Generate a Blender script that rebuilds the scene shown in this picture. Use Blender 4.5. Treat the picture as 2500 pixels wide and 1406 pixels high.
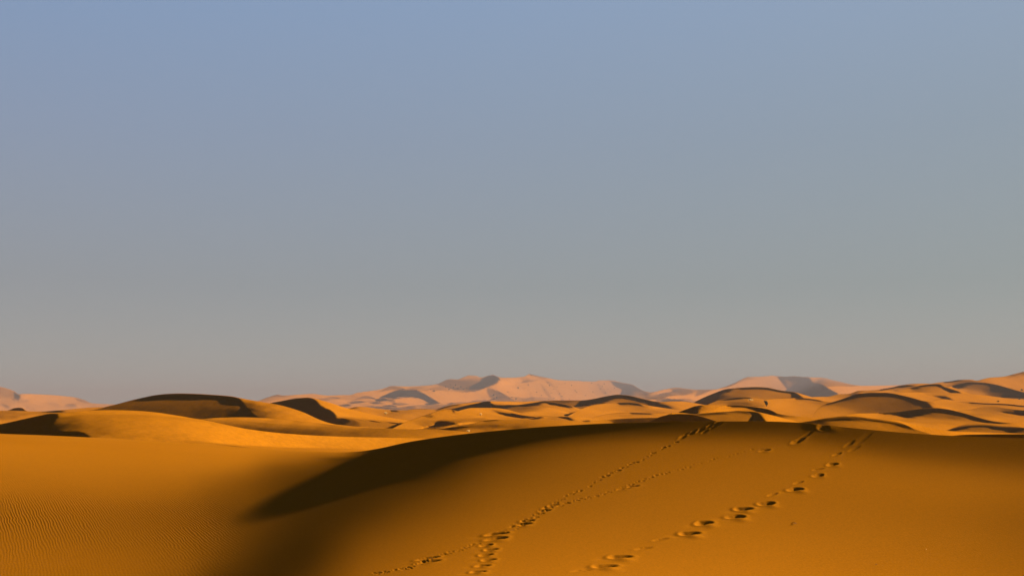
import bpy, math, random
import numpy as np
from mathutils import Vector

for o in list(bpy.data.objects): bpy.data.objects.remove(o)
scene = bpy.context.scene
coll = scene.collection

# ------------------------------------------------------------------ camera
F, CX, HY = 2680.0, 1250.0, 988.0          # focal length, centre column and horizon row, in pixels of a 2500 px wide frame
EYE = 2.3                                   # eye height above the sand under the camera
cam_data = bpy.data.cameras.new('camera')
cam = bpy.data.objects.new('camera', cam_data); coll.objects.link(cam)
cam.location = (0, 0, 0); cam.rotation_euler = (math.radians(90), 0, 0)
cam_data.sensor_width = 36.0; cam_data.lens = 36.0*F/2500.0
cam_data.shift_y = (HY-703.0)/2500.0
cam_data.clip_start = 0.1; cam_data.clip_end = 40000
scene.camera = cam

# ------------------------------------------------------------------ light
SUN_EL, SUN_AZ = math.radians(15.0), math.radians(55.0)     # azimuth from straight ahead towards the right
sdir = Vector((math.cos(SUN_EL)*math.sin(SUN_AZ), math.cos(SUN_EL)*math.cos(SUN_AZ), math.sin(SUN_EL)))
sun_data = bpy.data.lights.new('sun', 'SUN'); sun_data.energy = 5.0; sun_data.angle = math.radians(0.55)
sun_data.color = (1.0, 0.80, 0.56)
sun = bpy.data.objects.new('sun', sun_data); coll.objects.link(sun)
sun.rotation_euler = sdir.to_track_quat('Z', 'Y').to_euler()

world = bpy.data.worlds.new('World'); scene.world = world; world.use_nodes = True
wn, wl = world.node_tree.nodes, world.node_tree.links
wn.clear()
def lin3(r, g, b, k):
    f = lambda c: (c/255/12.92 if c < 11 else ((c/255+.055)/1.055)**2.4)*k
    return (f(r), f(g), f(b), 1)
EXPO = 2.2
bg = wn.new('ShaderNodeBackground'); bg.inputs['Strength'].default_value = 0.1
wout = wn.new('ShaderNodeOutputWorld')
tc = wn.new('ShaderNodeTexCoord'); unitdir = wn.new('ShaderNodeVectorMath'); unitdir.operation = 'NORMALIZE'
wl.new(tc.outputs['Generated'], unitdir.inputs[0])
sep = wn.new('ShaderNodeSeparateXYZ'); wl.new(unitdir.outputs[0], sep.inputs[0])
KS = 1/2**EXPO/.1
def ramp(stops):
    r = wn.new('ShaderNodeValToRGB'); cr = r.color_ramp; cr.interpolation = 'LINEAR'
    while len(cr.elements) < len(stops): cr.elements.new(.5)
    for e, (p, c) in zip(cr.elements, stops): e.position = p; e.color = lin3(*c, KS)
    wl.new(sep.outputs['Z'], r.inputs[0]); return r
# dusty desert air: grey and faintly pink low down, blue above, deep blue overhead
away = ramp([(0,(162,165,161)),(.035,(160,163,160)),(.106,(146,153,160)),(.232,(137,153,178)),(.346,(128,154,190)),(.62,(68,90,148)),(1,(26,40,88))])
toward = ramp([(0,(171,175,167)),(.035,(168,172,165)),(.106,(151,162,162)),(.232,(145,161,174)),(.346,(146,166,190)),(.62,(76,98,150)),(1,(26,40,88))])
mr = wn.new('ShaderNodeMapRange'); mr.inputs['From Min'].default_value = -.45; mr.inputs['From Max'].default_value = .55
wl.new(sep.outputs['X'], mr.inputs['Value'])
smx = wn.new('ShaderNodeMix'); smx.data_type = 'RGBA'
wl.new(mr.outputs[0], smx.inputs[0]); wl.new(away.outputs[0], smx.inputs[6]); wl.new(toward.outputs[0], smx.inputs[7])
# the clear-air model adds its own glow towards the sun
sky = wn.new('ShaderNodeTexSky'); sky.sky_type = 'NISHITA'; sky.sun_disc = False
sky.sun_elevation = SUN_EL; sky.sun_rotation = SUN_AZ; sky.altitude = 700; sky.air_density = 1.0; sky.dust_density = 1.0; sky.ozone_density = 3.0
mixs = wn.new('ShaderNodeMix'); mixs.data_type = 'RGBA'; mixs.inputs[0].default_value = .0
sc_ = wn.new('ShaderNodeVectorMath'); sc_.operation = 'SCALE'; sc_.inputs['Scale'].default_value = .35
wl.new(sky.outputs[0], sc_.inputs[0])
wl.new(smx.outputs[2], mixs.inputs[6]); wl.new(sc_.outputs[0], mixs.inputs[7])
# away from the sun the sky is dimmer, as clear skies are
sv_ = wn.new('ShaderNodeVectorMath'); sv_.operation = 'DOT_PRODUCT'; wl.new(unitdir.outputs[0], sv_.inputs[0]); sv_.inputs[1].default_value = (math.sin(SUN_AZ), math.cos(SUN_AZ), 0)
dm = wn.new('ShaderNodeMapRange'); dm.interpolation_type = 'SMOOTHSTEP'; dm.inputs['From Min'].default_value = -1; dm.inputs['From Max'].default_value = .15; dm.inputs['To Min'].default_value = .42
wl.new(sv_.outputs['Value'], dm.inputs['Value'])
dim = wn.new('ShaderNodeVectorMath'); dim.operation = 'SCALE'; wl.new(mixs.outputs[2], dim.inputs[0]); wl.new(dm.outputs[0], dim.inputs['Scale'])
wl.new(dim.outputs[0], bg.inputs['Color']); wl.new(bg.outputs[0], wout.inputs['Surface'])

vs = scene.view_settings
scene.display_settings.display_device = 'sRGB'
vs.view_transform = 'Standard'; vs.look = 'None'; vs.gamma = 1.0; vs.use_curve_mapping = False
vs.exposure = 2.2
scene.render.engine = 'CYCLES'
scene.cycles.max_bounces = 6; scene.cycles.diffuse_bounces = 3; scene.cycles.volume_bounces = 2
scene.cycles.use_denoising = True

# ------------------------------------------------------------------ helpers
def curve(pts, x):
    """monotone cubic through the points"""
    p = np.array(sorted(pts), float); X = p[:, 0]; V = p[:, 1]; x = np.asarray(x, float)
    if len(X) == 2: return np.interp(x, X, V)
    h = np.diff(X); d = np.diff(V)/h; m = np.zeros_like(X)
    for i in range(1, len(X)-1):
        if d[i-1]*d[i] > 0:
            w1 = 2*h[i]+h[i-1]; w2 = h[i]+2*h[i-1]; m[i] = (w1+w2)/(w1/d[i-1]+w2/d[i])
    m[0] = d[0]; m[-1] = d[-1]
    xc = np.clip(x, X[0], X[-1]); i = np.clip(np.searchsorted(X, xc)-1, 0, len(X)-2)
    t = (xc-X[i])/h[i]; t2 = t*t; t3 = t2*t
    return (2*t3-3*t2+1)*V[i]+(t3-2*t2+t)*h[i]*m[i]+(-2*t3+3*t2)*V[i+1]+(t3-t2)*h[i]*m[i+1]

def cubic(a, n, axis):
    """Catmull-Rom resampling of an array to n samples along an axis"""
    a = np.moveaxis(a, axis, 0); m = a.shape[0]
    t = np.linspace(0, m-1, n); i = np.clip(t.astype(int), 0, m-2); f = (t-i).reshape((-1,)+(1,)*(a.ndim-1))
    p = np.concatenate([2*a[:1]-a[1:2], a, 2*a[-1:]-a[-2:-1]]); p0, p1, p2, p3 = p[i], p[i+1], p[i+2], p[i+3]
    o = .5*(2*p1+(p2-p0)*f+(2*p0-5*p1+4*p2-p3)*f*f+(3*p1-p0-3*p2+p3)*f**3)
    return np.moveaxis(o, 0, axis)

def grid_mesh(name, P, mat, flip=False):
    nr, nc = P.shape[:2]
    me = bpy.data.meshes.new(name)
    me.vertices.add(nr*nc); me.vertices.foreach_set('co', P.astype(np.float32).ravel())
    idx = np.arange(nr*nc).reshape(nr, nc)
    q = np.stack([idx[:-1, :-1], idx[1:, :-1], idx[1:, 1:], idx[:-1, 1:]], -1).reshape(-1, 4)
    n = len(q)
    me.loops.add(n*4); me.loops.foreach_set('vertex_index', q.astype(np.int32).ravel())
    me.polygons.add(n); me.polygons.foreach_set('loop_start', np.arange(0, n*4, 4, dtype=np.int32))
    me.polygons.foreach_set('loop_total', np.full(n, 4, np.int32))
    me.polygons.foreach_set('use_smooth', np.ones(n, bool))
    me.update(); me.validate()
    me.materials.append(mat)
    o = bpy.data.objects.new(name, me); coll.objects.link(o)
    return o

def fbm(x, y, seed, lac=2.0, octs=4):
    """cheap smooth noise in numpy: value noise, several octaves, about -1..1"""
    out = 0; amp = 1; tot = 0
    for k in range(octs):
        xi = np.floor(x).astype(np.int64); yi = np.floor(y).astype(np.int64); fx = x-xi; fy = y-yi
        fx = fx*fx*(3-2*fx); fy = fy*fy*(3-2*fy)
        def h(a, b):
            n = (a*374761393+b*668265263+(seed+k)*1442695041) & 0xffffffff
            n = ((n ^ (n >> 13))*1274126177) & 0xffffffff
            return ((n ^ (n >> 16)) & 0xffff)/32767.5-1
        v = (h(xi, yi)*(1-fx)+h(xi+1, yi)*fx)*(1-fy)+(h(xi, yi+1)*(1-fx)+h(xi+1, yi+1)*fx)*fy
        out = out+amp*v; tot += amp; amp *= .5; x = x*lac+17.3; y = y*lac+5.1
    return out/tot

# ------------------------------------------------------------------ materials
def node(nt, t, **kw):
    n = nt.nodes.new(t)
    for k, v in kw.items():
        if k in n.inputs: n.inputs[k].default_value = v
        else: setattr(n, k, v)
    return n

def sand_material(name, ripples=False, grain=1.0):
    m = bpy.data.materials.new(name); m.use_nodes = True; nt = m.node_tree; L = nt.links
    b = nt.nodes['Principled BSDF']; b.inputs['Roughness'].default_value = 1.0
    b.inputs['Specular IOR Level'].default_value = 0.0
    geo = node(nt, 'ShaderNodeNewGeometry')
    pos = geo.outputs['Position']
    n1 = node(nt, 'ShaderNodeTexNoise', Scale=0.035, Detail=5.0, Roughness=0.6); L.new(pos, n1.inputs['Vector'])
    n2 = node(nt, 'ShaderNodeTexNoise', Scale=26.0 if ripples else 2.0, Detail=6.0, Roughness=0.75); L.new(pos, n2.inputs['Vector'])
    r1 = node(nt, 'ShaderNodeMapRange'); r1.inputs['From Min'].default_value = .3; r1.inputs['From Max'].default_value = .7
    L.new(n1.outputs['Fac'], r1.inputs['Value'])
    mix = node(nt, 'ShaderNodeMix', data_type='RGBA')
    mix.inputs[6].default_value = (.244,.0895,.0032,1); mix.inputs[7].default_value = (.280,.106,.0050,1)
    L.new(r1.outputs[0], mix.inputs[0])
    r2 = node(nt, 'ShaderNodeMapRange'); r2.inputs['To Min'].default_value = 1-.22*grain; r2.inputs['To Max'].default_value = 1+.22*grain
    r2.inputs['From Min'].default_value = .3; r2.inputs['From Max'].default_value = .7
    L.new(n2.outputs['Fac'], r2.inputs['Value'])
    mul = node(nt, 'ShaderNodeVectorMath', operation='SCALE'); L.new(mix.outputs[2], mul.inputs[0]); L.new(r2.outputs[0], mul.inputs['Scale'])
    L.new(mul.outputs[0], b.inputs['Base Color'])
    # fine relief
    g = node(nt, 'ShaderNodeTexNoise', Scale=55.0 if ripples else 6.0, Detail=3.0, Roughness=0.7); L.new(pos, g.inputs['Vector'])
    bump = node(nt, 'ShaderNodeBump', Strength=1.0, Distance=.0009 if ripples else .006); L.new(g.outputs['Fac'], bump.inputs['Height'])
    last = bump
    if ripples:
        # wind ripples: wavy bands in plan, on the left flank and low on the right
        def field(angle, slope, bend, wavelength, mask_attr, height, prev):
            """crests follow x + slope*y + bend*y*y, so that they swing round with the distance"""
            mp = node(nt, 'ShaderNodeMapping'); mp.inputs['Rotation'].default_value = (0, 0, angle); L.new(pos, mp.inputs['Vector'])
            mp2 = node(nt, 'ShaderNodeMapping'); mp2.inputs['Scale'].default_value = (1.0/wavelength*.26, 1.0/wavelength*.075, .01); L.new(mp.outputs[0], mp2.inputs['Vector'])
            wob = node(nt, 'ShaderNodeTexNoise', Scale=1.0, Detail=3.5, Roughness=.6, Distortion=.4); L.new(mp2.outputs[0], wob.inputs['Vector'])
            sep = node(nt, 'ShaderNodeSeparateXYZ'); L.new(pos, sep.inputs[0])
            def ma(x, k, c):
                n = node(nt, 'ShaderNodeMath', operation='MULTIPLY_ADD'); L.new(x, n.inputs[0])
                if isinstance(k, float): n.inputs[1].default_value = k
                else: L.new(k, n.inputs[1])
                if isinstance(c, float): n.inputs[2].default_value = c
                else: L.new(c, n.inputs[2])
                return n.outputs[0]
            yb = ma(sep.outputs[1], bend, slope)
            xy = ma(sep.outputs[1], yb, sep.outputs[0])
            a = ma(xy, 2*math.pi/wavelength, 0.0)
            w = ma(wob.outputs['Fac'], 15.0, a)
            s = node(nt, 'ShaderNodeMath', operation='SINE'); L.new(w, s.inputs[0])
            at = node(nt, 'ShaderNodeAttribute', attribute_name=mask_attr)
            big = node(nt, 'ShaderNodeTexNoise', Scale=.45, Detail=4.0); L.new(pos, big.inputs['Vector'])
            br = node(nt, 'ShaderNodeMapRange'); br.inputs['From Min'].default_value = .38; br.inputs['From Max'].default_value = .6; br.inputs['To Min'].default_value = .6
            L.new(big.outputs['Fac'], br.inputs['Value'])
            k = node(nt, 'ShaderNodeMath', operation='MULTIPLY'); L.new(at.outputs['Fac'], k.inputs[0]); L.new(br.outputs[0], k.inputs[1])
            h = node(nt, 'ShaderNodeMath', operation='MULTIPLY'); L.new(s.outputs[0], h.inputs[0]); L.new(k.outputs[0], h.inputs[1])
            bp = node(nt, 'ShaderNodeBump', Strength=1.0, Distance=height); L.new(h.outputs[0], bp.inputs['Height']); L.new(prev.outputs[0], bp.inputs['Normal'])
            return bp
        last = field(math.radians(-26.0), -.04, .0105, .076, 'ripple_left', .0017, last)
        last = field(math.radians(44.0), -.85, -.004, .060, 'ripple_right', .0015, last)
    else:
        st = node(nt, 'ShaderNodeTexNoise', Scale=.7, Detail=4.0, Roughness=.6)
        mp = node(nt, 'ShaderNodeMapping'); mp.inputs['Scale'].default_value = (1.0, .22, .22); L.new(pos, mp.inputs['Vector']); L.new(mp.outputs[0], st.inputs['Vector'])
        bp = node(nt, 'ShaderNodeBump', Strength=1.0, Distance=.05); L.new(st.outputs['Fac'], bp.inputs['Height']); L.new(last.outputs[0], bp.inputs['Normal'])
        last = bp
    L.new(last.outputs[0], b.inputs['Normal'])
    return m

near_sand = sand_material('rippled_sand', True)
dune_sand = sand_material('dune_sand', False)
far_sand = sand_material('far_dune_sand', False, .6)

def plain_material(name, col, rough=.8, var=.25, scale=8.0, trans=0.0):
    m = bpy.data.materials.new(name); m.use_nodes = True; nt = m.node_tree; b = nt.nodes['Principled BSDF']
    b.inputs['Roughness'].default_value = rough; b.inputs['Specular IOR Level'].default_value = .15
    n = node(nt, 'ShaderNodeTexNoise', Scale=scale, Detail=3.0)
    g = node(nt, 'ShaderNodeNewGeometry'); nt.links.new(g.outputs['Position'], n.inputs['Vector'])
    mx = node(nt, 'ShaderNodeMix', data_type='RGBA')
    mx.inputs[6].default_value = tuple(c*(1-var) for c in col)+(1,); mx.inputs[7].default_value = tuple(min(1, c*(1+var)) for c in col)+(1,)
    nt.links.new(n.outputs['Fac'], mx.inputs[0]); nt.links.new(mx.outputs[2], b.inputs['Base Color'])
    if trans > 0:      # thin leaves let the sun through
        tr = node(nt, 'ShaderNodeBsdfTranslucent'); nt.links.new(mx.outputs[2], tr.inputs['Color'])
        ms = node(nt, 'ShaderNodeMixShader'); ms.inputs[0].default_value = trans
        nt.links.new(b.outputs[0], ms.inputs[1]); nt.links.new(tr.outputs[0], ms.inputs[2])
        nt.links.new(ms.outputs[0], nt.nodes['Material Output'].inputs['Surface'])
    return m

# ------------------------------------------------------------------ dunes

# ------------------------------------------------------------------ the sand sea, ridge by ridge
# Each ridge is drawn from its crest line, its foot line, its distance and how steeply
# it leans to or away from the sun; the relief that leans so is then solved for.
# layer tables: photo pixels (2500 wide), R = red value seen in the photo
def L(name,x0,x1,dx,nr,sil,bot,dist,pts,polys=(),g=.2,bg=None,front=None):
    return dict(name=name,x0=x0,x1=x1,dx=dx,nr=nr,sil=sil,bot=bot,dist=dist,pts=pts,polys=polys,g=g)
S1sil=[(-260,1046),(-100,1053),(0,1058),(130,1063),(320,1073),(500,1085),(620,1093),(700,1098),(780,1101),(840,1103),(880,1101),(920,1095),(1000,1078),(1100,1063),(1200,1052),(1350,1040),(1500,1032.5),(1600,1030),(1700,1028),(1760,1028),(1850,1028),(1950,1031),(2000,1036),(2100,1046),(2200,1055),(2320,1063),(2400,1067),(2500,1070),(2760,1076)]
Asil=[(-200,1062),(-60,1045),(0,1035),(60,1022),(100,1013),(128,1008),(138,1008),(160,1007),(200,1003),(240,1001),(275,1000.5),(330,1002),(380,1006),(420,1012),(480,1022),(540,1034),(600,1046),(650,1053),(700,1058),(780,1063),(860,1066),(960,1068),(1040,1070),(1100,1076),(1200,1085)]
Csil=[(430,1034),(480,1024),(540,1019),(590,1018),(640,1019.5),(700,1025),(760,1030),(820,1036),(860,1040),(920,1044),(1000,1047),(1060,1048),(1110,1051),(1150,1055),(1190,1058),(1260,1062)]
Y=[]
# ---- near dune and left foreground -----------------------------------
c={}
def col(x,*a):
    c[x]=a
    return [(x,a[i],a[i+1]) for i in range(0,len(a),2)]
P=[]
P+=col(-150,1055,205,1080,190,1110,180,1150,170,1200,160,1240,148,1280,150,1340,160,1406,165,1470,165)
P+=col(0,1060,212,1080,195,1110,180,1150,170,1200,160,1240,146,1280,150,1340,160,1406,165,1470,165)
P+=col(150,1068,218,1088,196,1115,181,1155,172,1200,161,1240,148,1280,147,1340,155,1406,162,1470,162)
P+=col(300,1075,221,1092,197,1120,181,1160,172,1200,160,1240,147,1280,142,1320,146,1406,158,1470,160)
P+=col(450,1084,223,1110,190,1140,178,1170,165,1200,147,1240,132,1280,130,1320,135,1360,140,1406,133,1470,125)
P+=col(530,1089,224,1110,197,1140,175,1170,145,1200,120,1240,110,1280,112,1320,118,1360,108,1406,85,1470,60)
P+=col(600,1094,226,1112,200,1130,180,1150,150,1175,118,1210,104,1250,98,1300,92,1340,84,1370,76,1406,68,1470,58)
P+=col(670,1098,226,1112,195,1127,160,1142,115,1160,98,1185,88,1210,82,1235,80,1255,78,1290,70,1330,60,1370,54,1406,54,1470,60)
P+=col(750,1101,225,1114,180,1126,130,1138,102,1150,86,1165,74,1190,66,1205,62,1228,58,1250,54,1300,50,1340,48,1380,62,1406,76,1470,95)
P+=col(820,1104,220,1112,150,1120,60,1128,76,1150,60,1180,50,1196,47,1212,49,1240,50,1280,60,1330,80,1370,98,1406,116,1470,135)
P+=col(900,1100,26,1130,24,1160,24,1175,32,1192,48,1240,64,1280,92,1320,118,1360,135,1406,150,1470,160)
P+=col(980,1083,26,1120,24,1155,24,1168,30,1182,55,1230,88,1280,115,1320,135,1406,160,1470,170)
P+=col(1050,1071,26,1105,24,1138,26,1155,45,1180,72,1230,105,1280,132,1320,148,1406,170,1470,178)
P+=col(1200,1054,26,1080,26,1095,38,1113,78,1150,108,1200,130,1280,155,1340,170,1406,182,1470,190)
P+=col(1300,1046,30,1065,38,1083,62,1102,105,1150,126,1200,140,1280,159,1340,172,1406,186,1470,192)
P+=col(1400,1038,35,1058,50,1075,82,1093,120,1150,138,1220,150,1300,166,1406,190,1470,195)
P+=col(1500,1034,40,1052,54,1070,92,1090,130,1150,145,1220,154,1300,168,1406,193,1470,198)
P+=col(1600,1031,44,1050,60,1068,102,1088,138,1150,150,1250,161,1330,173,1406,195,1470,200)
P+=col(1800,1029,54,1050,74,1070,116,1090,143,1150,155,1250,165,1330,178,1406,195,1470,200)
P+=col(2000,1037,62,1062,85,1085,124,1107,148,1170,158,1280,163,1340,176,1406,190,1470,195)
P+=col(2100,1047,75,1075,90,1098,120,1120,148,1175,160,1270,160,1340,172,1406,186,1470,192)
P+=col(2200,1056,85,1085,94,1110,115,1135,145,1180,161,1260,157,1340,168,1406,182,1470,188)
P+=col(2350,1065,88,1090,94,1120,110,1150,145,1190,160,1260,151,1340,160,1406,172,1470,180)
P+=col(2500,1071,88,1090,88,1120,98,1150,125,1190,150,1230,145,1280,138,1340,147,1406,160,1470,168)
P+=col(2650,1074,88,1090,88,1120,98,1150,120,1190,145,1230,142,1280,138,1340,145,1406,155,1470,160)
Y.append(L('near',-260,2760,10,44,S1sil,[(-260,1480),(2760,1480)],
 [(-260,95),(0,90),(300,80),(600,66),(800,56),(900,50),(1050,46),(1300,43),(1600,42),(1900,43),(2200,48),(2500,54),(2760,58)],P,g=.06))
Y[-1]['cols']=c
# distances at bottom row for the prior
Y[-1]['dbot']=[(-260,14),(2760,14)]
Y.append(L('FF',2270,2760,8,8,[(2270,1068),(2320,1063.5),(2360,1060.5),(2420,1059.5),(2500,1059),(2760,1058)],[(2270,1084),(2760,1092)],[(2270,70),(2760,70)],
 [(2300,1068,25),(2500,1065,25),(2700,1065,25)],g=.4))
Y.append(L('A',-200,1200,7,30,Asil,[(-200,1080),(0,1083),(500,1108),(840,1126),(1000,1100),(1200,1095)],[(-200,120),(150,125),(300,130),(600,115),(900,100),(1200,95)],
 [(-150,1062,60),(-60,1050,40),(0,1050,40),(80,1040,22),(160,1012,190),(165,1022,130),(152,1040,75),(175,1040,105),(190,1030,135),(220,1020,180),(220,1030,160),(230,1045,150),(210,1005,200),(260,1003,203),(240,1060,140),(260,1040,170),(300,1005,205),(300,1020,188),(300,1040,190),(330,1008,210),(350,1030,200),(350,1050,198),(260,1068,172),(330,1060,185),(400,1012,222),(400,1030,213),(400,1050,205),(400,1066,198),(450,1020,225),(450,1050,222),(440,1068,205),(500,1035,232),(500,1055,236),(490,1072,220),(550,1060,243),(540,1078,245),(600,1052,240),(600,1070,245),(620,1084,248),(700,1063,240),(700,1078,238),(720,1090,240),(800,1070,232),(800,1085,226),(860,1090,222),(900,1075,226),(950,1080,220),(1000,1072,218),(1080,1078,212),(1180,1088,210)],
 [([(-60,1046),(0,1036),(60,1023),(100,1014),(130,1009),(141,1010),(144,1016),(138,1024),(130,1032),(134,1044),(150,1052),(200,1055),(218,1064),(228,1076),(120,1084),(0,1072),(-60,1068)],22,2),
  ([(0,1036),(22,1032),(14,1050),(0,1054)],75,2),
  ([(330,1068),(400,1070),(480,1076),(540,1081.5),(620,1088),(720,1092.5),(860,1096),(900,1100),(860,1112),(540,1104),(330,1084)],193,2)]))
Y.append(L('C',430,1260,7,14,Csil,[(430,1048),(500,1046),(600,1060),(700,1072),(860,1080),(1060,1086),(1260,1076)],[(430,160),(700,150),(1000,140),(1260,130)],
 [(470,1030,130),(540,1022,200),(540,1030,165),(540,1036,110),(600,1022,210),(600,1032,165),(600,1041,120),(600,1048,85),(640,1024,212),(640,1038,150),(640,1050,80),(700,1029,215),(700,1040,165),(700,1048,110),(700,1056,88),(760,1034,215),(760,1044,160),(760,1052,105),(760,1062,95),(860,1043,205),(860,1048,150),(860,1056,120),(860,1065,128),(900,1050,150),(900,1060,145),(1000,1050,170),(1000,1056,165),(1000,1065,180),(1080,1052,170),(1080,1062,200),(1130,1060,205),(1200,1064,195)]))
Y.append(L('B',190,880,5,24,[(190,1006),(240,998),(262,992),(290,985),(320,977),(350,970),(380,964),(410,961),(440,960),(480,961),(530,964),(565,967),(580,970),(600,974),(640,981),(680,988),(700,993),(740,1006),(780,1024),(800,1031),(880,1048)],
 [(190,1018),(350,1018),(480,1034),(560,1040),(700,1042),(800,1046),(880,1058)],[(190,215),(450,210),(600,190),(700,180),(880,165)],
 [(220,1002,100),(270,994,100),(320,985,105),(350,980,110),(350,1000,84),(430,978,108),(430,1000,93),(500,980,108),(500,1005,80),(550,985,98),(560,1005,76),(575,1015,70),(520,1015,80),(598,976,190),(606,988,110),(612,1000,62),(640,1010,120),(630,995,145),(640,985,205),(640,1016,110),(655,1000,180),(660,1015,165),(680,1015,200),(680,995,215),(720,1005,222),(720,1020,215),(740,1015,226),(780,1030,228),(860,1045,220)],
 [([(345,974),(352,970),(380,964),(440,960),(530,964),(575,968),(588,976),(590,984),(555,977),(530,974),(480,973),(430,971),(380,973)],48,.8),
  ([(545,966),(580,970),(592,980),(600,992),(606,1000),(622,1012),(632,1020),(628,1040),(588,1040),(586,1015),(592,1003),(590,990),(568,985),(550,978)],22,2.5)],g=.25))
Y.append(L('D',600,1100,5,20,[(600,1000),(640,990),(655,985),(690,978),(730,971.5),(752,970),(765,972),(785,977),(800,981),(840,994),(880,1004.5),(930,1015),(980,1023),(1020,1031),(1050,1040),(1100,1052)],
 [(600,1012),(700,1012),(740,1022),(780,1042),(860,1052),(960,1060),(1100,1066)],[(600,260),(760,240),(860,215),(1100,190)],
 [(620,1000,60),(785,982,225),(830,995,232),(830,1008,228),(880,1010,226),(880,1016,224),(930,1022,224),(980,1030,222),(1020,1038,220),(1070,1050,218)],
 [([(825,1019),(850,1019),(870,1021),(930,1027),(1000,1037),(1045,1045),(1060,1062),(860,1062),(825,1040)],172,1.5),
  ([(825,1022),(850,1022),(875,1030),(880,1050),(825,1050)],110,3),
  ([(600,1002),(655,986),(690,978),(730,971),(752,970),(765,973),(775,980),(783,990),(800,998),(815,1007),(822,1017),(820,1022),(840,1021),(856,1027),(835,1036),(783,1042),(740,1024),(700,1012),(600,1014)],22,1),
  ([(700,993),(730,988),(743,986),(748,994),(746,1006),(752,1016),(720,1006)],52,1.5)],g=.35))
Y.append(L('QQ',10,80,4,5,[(10,1004),(24,1000),(35,996),(48,994.5),(55,995.5),(62,1001),(80,1006)],[(10,1010),(80,1012)],[(10,420),(80,420)],[(50,1000,30),(76,1004,150)],[([(10,1004),(24,1000),(35,996),(48,994.5),(55,995.5),(64,1003),(62,1012),(10,1012)],25,1)],g=.4))
Y.append(L('PP',-200,340,7,12,[(-200,1004),(0,1002),(20,1002),(60,1003),(100,1004),(140,1001.5),(170,999),(200,996),(230,994),(270,993),(340,990)],[(-200,1062),(-60,1056),(0,1046),(100,1022),(140,1018),(200,1014),(340,1010)],[(-200,400),(340,400)],
 [(-100,1008,180),(20,1006,160),(60,1007,190),(60,1011,165),(110,1010,175),(130,1008,150),(180,1003,195),(240,998,190),(300,996,175),(20,1015,190),(30,1019,145),(60,1017,200),(0,1019,130),(0,1027,215),(30,1026,210),(-100,1030,200),(80,1014,205)],
 [([(100,1005),(130,1002),(150,1002.5),(160,1004.5),(150,1006.5),(125,1006)],40,.8)]))
Y.append(L('T',1545,1790,4,8,[(1545,1040),(1560,1036),(1585,1029),(1600,1022),(1615,1016),(1640,1011),(1660,1009.5),(1690,1011),(1720,1018),(1745,1026),(1790,1036)],[(1545,1048),(1640,1044),(1790,1044)],[(1545,115),(1790,115)],
 [(1560,1038,30),(1660,1020,24),(1760,1034,30)],g=.45))
Y.append(L('G',1045,1540,6,14,[(1045,1052),(1060,1049),(1090,1044),(1120,1039),(1160,1032),(1180,1026.5),(1220,1023.5),(1280,1023),(1340,1025),(1400,1028),(1450,1031),(1540,1038)],[(1045,1066),(1150,1066),(1300,1058),(1540,1048)],[(1045,175),(1300,160),(1540,150)],
 [(1065,1052,90),(1100,1047,50),(1120,1041,150),(1130,1049,150),(1170,1032,190),(1170,1040,120),(1160,1052,190),(1220,1027,180),(1220,1034,165),(1210,1040,95),(1220,1048,185),(1260,1030,180),(1260,1038,155),(1265,1043,110),(1280,1050,190),(1340,1030,190),(1340,1038,178),(1400,1034,205),(1500,1038,210)],
 [([(1070,1049),(1090,1045.5),(1120,1042),(1150,1040),(1120,1046),(1090,1049)],38,1.2),([(1178,1027),(1200,1024.5),(1222,1023.5),(1205,1027),(1182,1029)],80,.8)]))
Y.append(L('R',1420,1640,5,7,[(1420,1037),(1443,1029),(1490,1023.5),(1530,1021),(1570,1019.5),(1600,1019),(1640,1022)],[(1420,1042),(1640,1040)],[(1420,185),(1640,180)],
 [(1440,1032,210),(1480,1034,200),(1540,1027,85),(1600,1027,80)],[([(1485,1026),(1520,1022),(1560,1020),(1640,1020),(1640,1040),(1520,1040),(1500,1033)],80,.8)],g=.3))
Y.append(L('H',1100,1500,5,14,[(1100,1012),(1112,1006),(1130,999),(1153,995),(1198,995),(1217,996),(1236,999),(1255,1004),(1274,1009),(1300,1013),(1332,1014.5),(1400,1016),(1450,1021),(1500,1028)],[(1110,1024),(1180,1034),(1300,1034),(1500,1040)],[(1110,215),(1300,200),(1500,190)],
 [(1140,1002,212),(1160,1012,214),(1180,1001,220),(1200,1008,205),(1200,1016,214),(1240,1003,225),(1240,1020,205),(1280,1012,228),(1280,1023,200),(1330,1017,205),(1350,1021,175),(1380,1024,190),(1420,1020,222),(1440,1026,215),(1300,1027,205),(1480,1028,220)],
 [([(1205,1002),(1230,1005.5),(1270,1012),(1303,1017.5),(1290,1020.5),(1250,1016),(1218,1009)],92,1.2),
  ([(1296,1022),(1312,1018),(1325,1017),(1316,1022),(1300,1023)],40,.7),
  ([(1362,1017),(1380,1017),(1392,1019.5),(1399,1024),(1398,1026),(1388,1024),(1375,1020)],45,.8),
  ([(1423,1029),(1433,1026),(1439,1025.5),(1441,1029)],28,.6)]))
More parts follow.
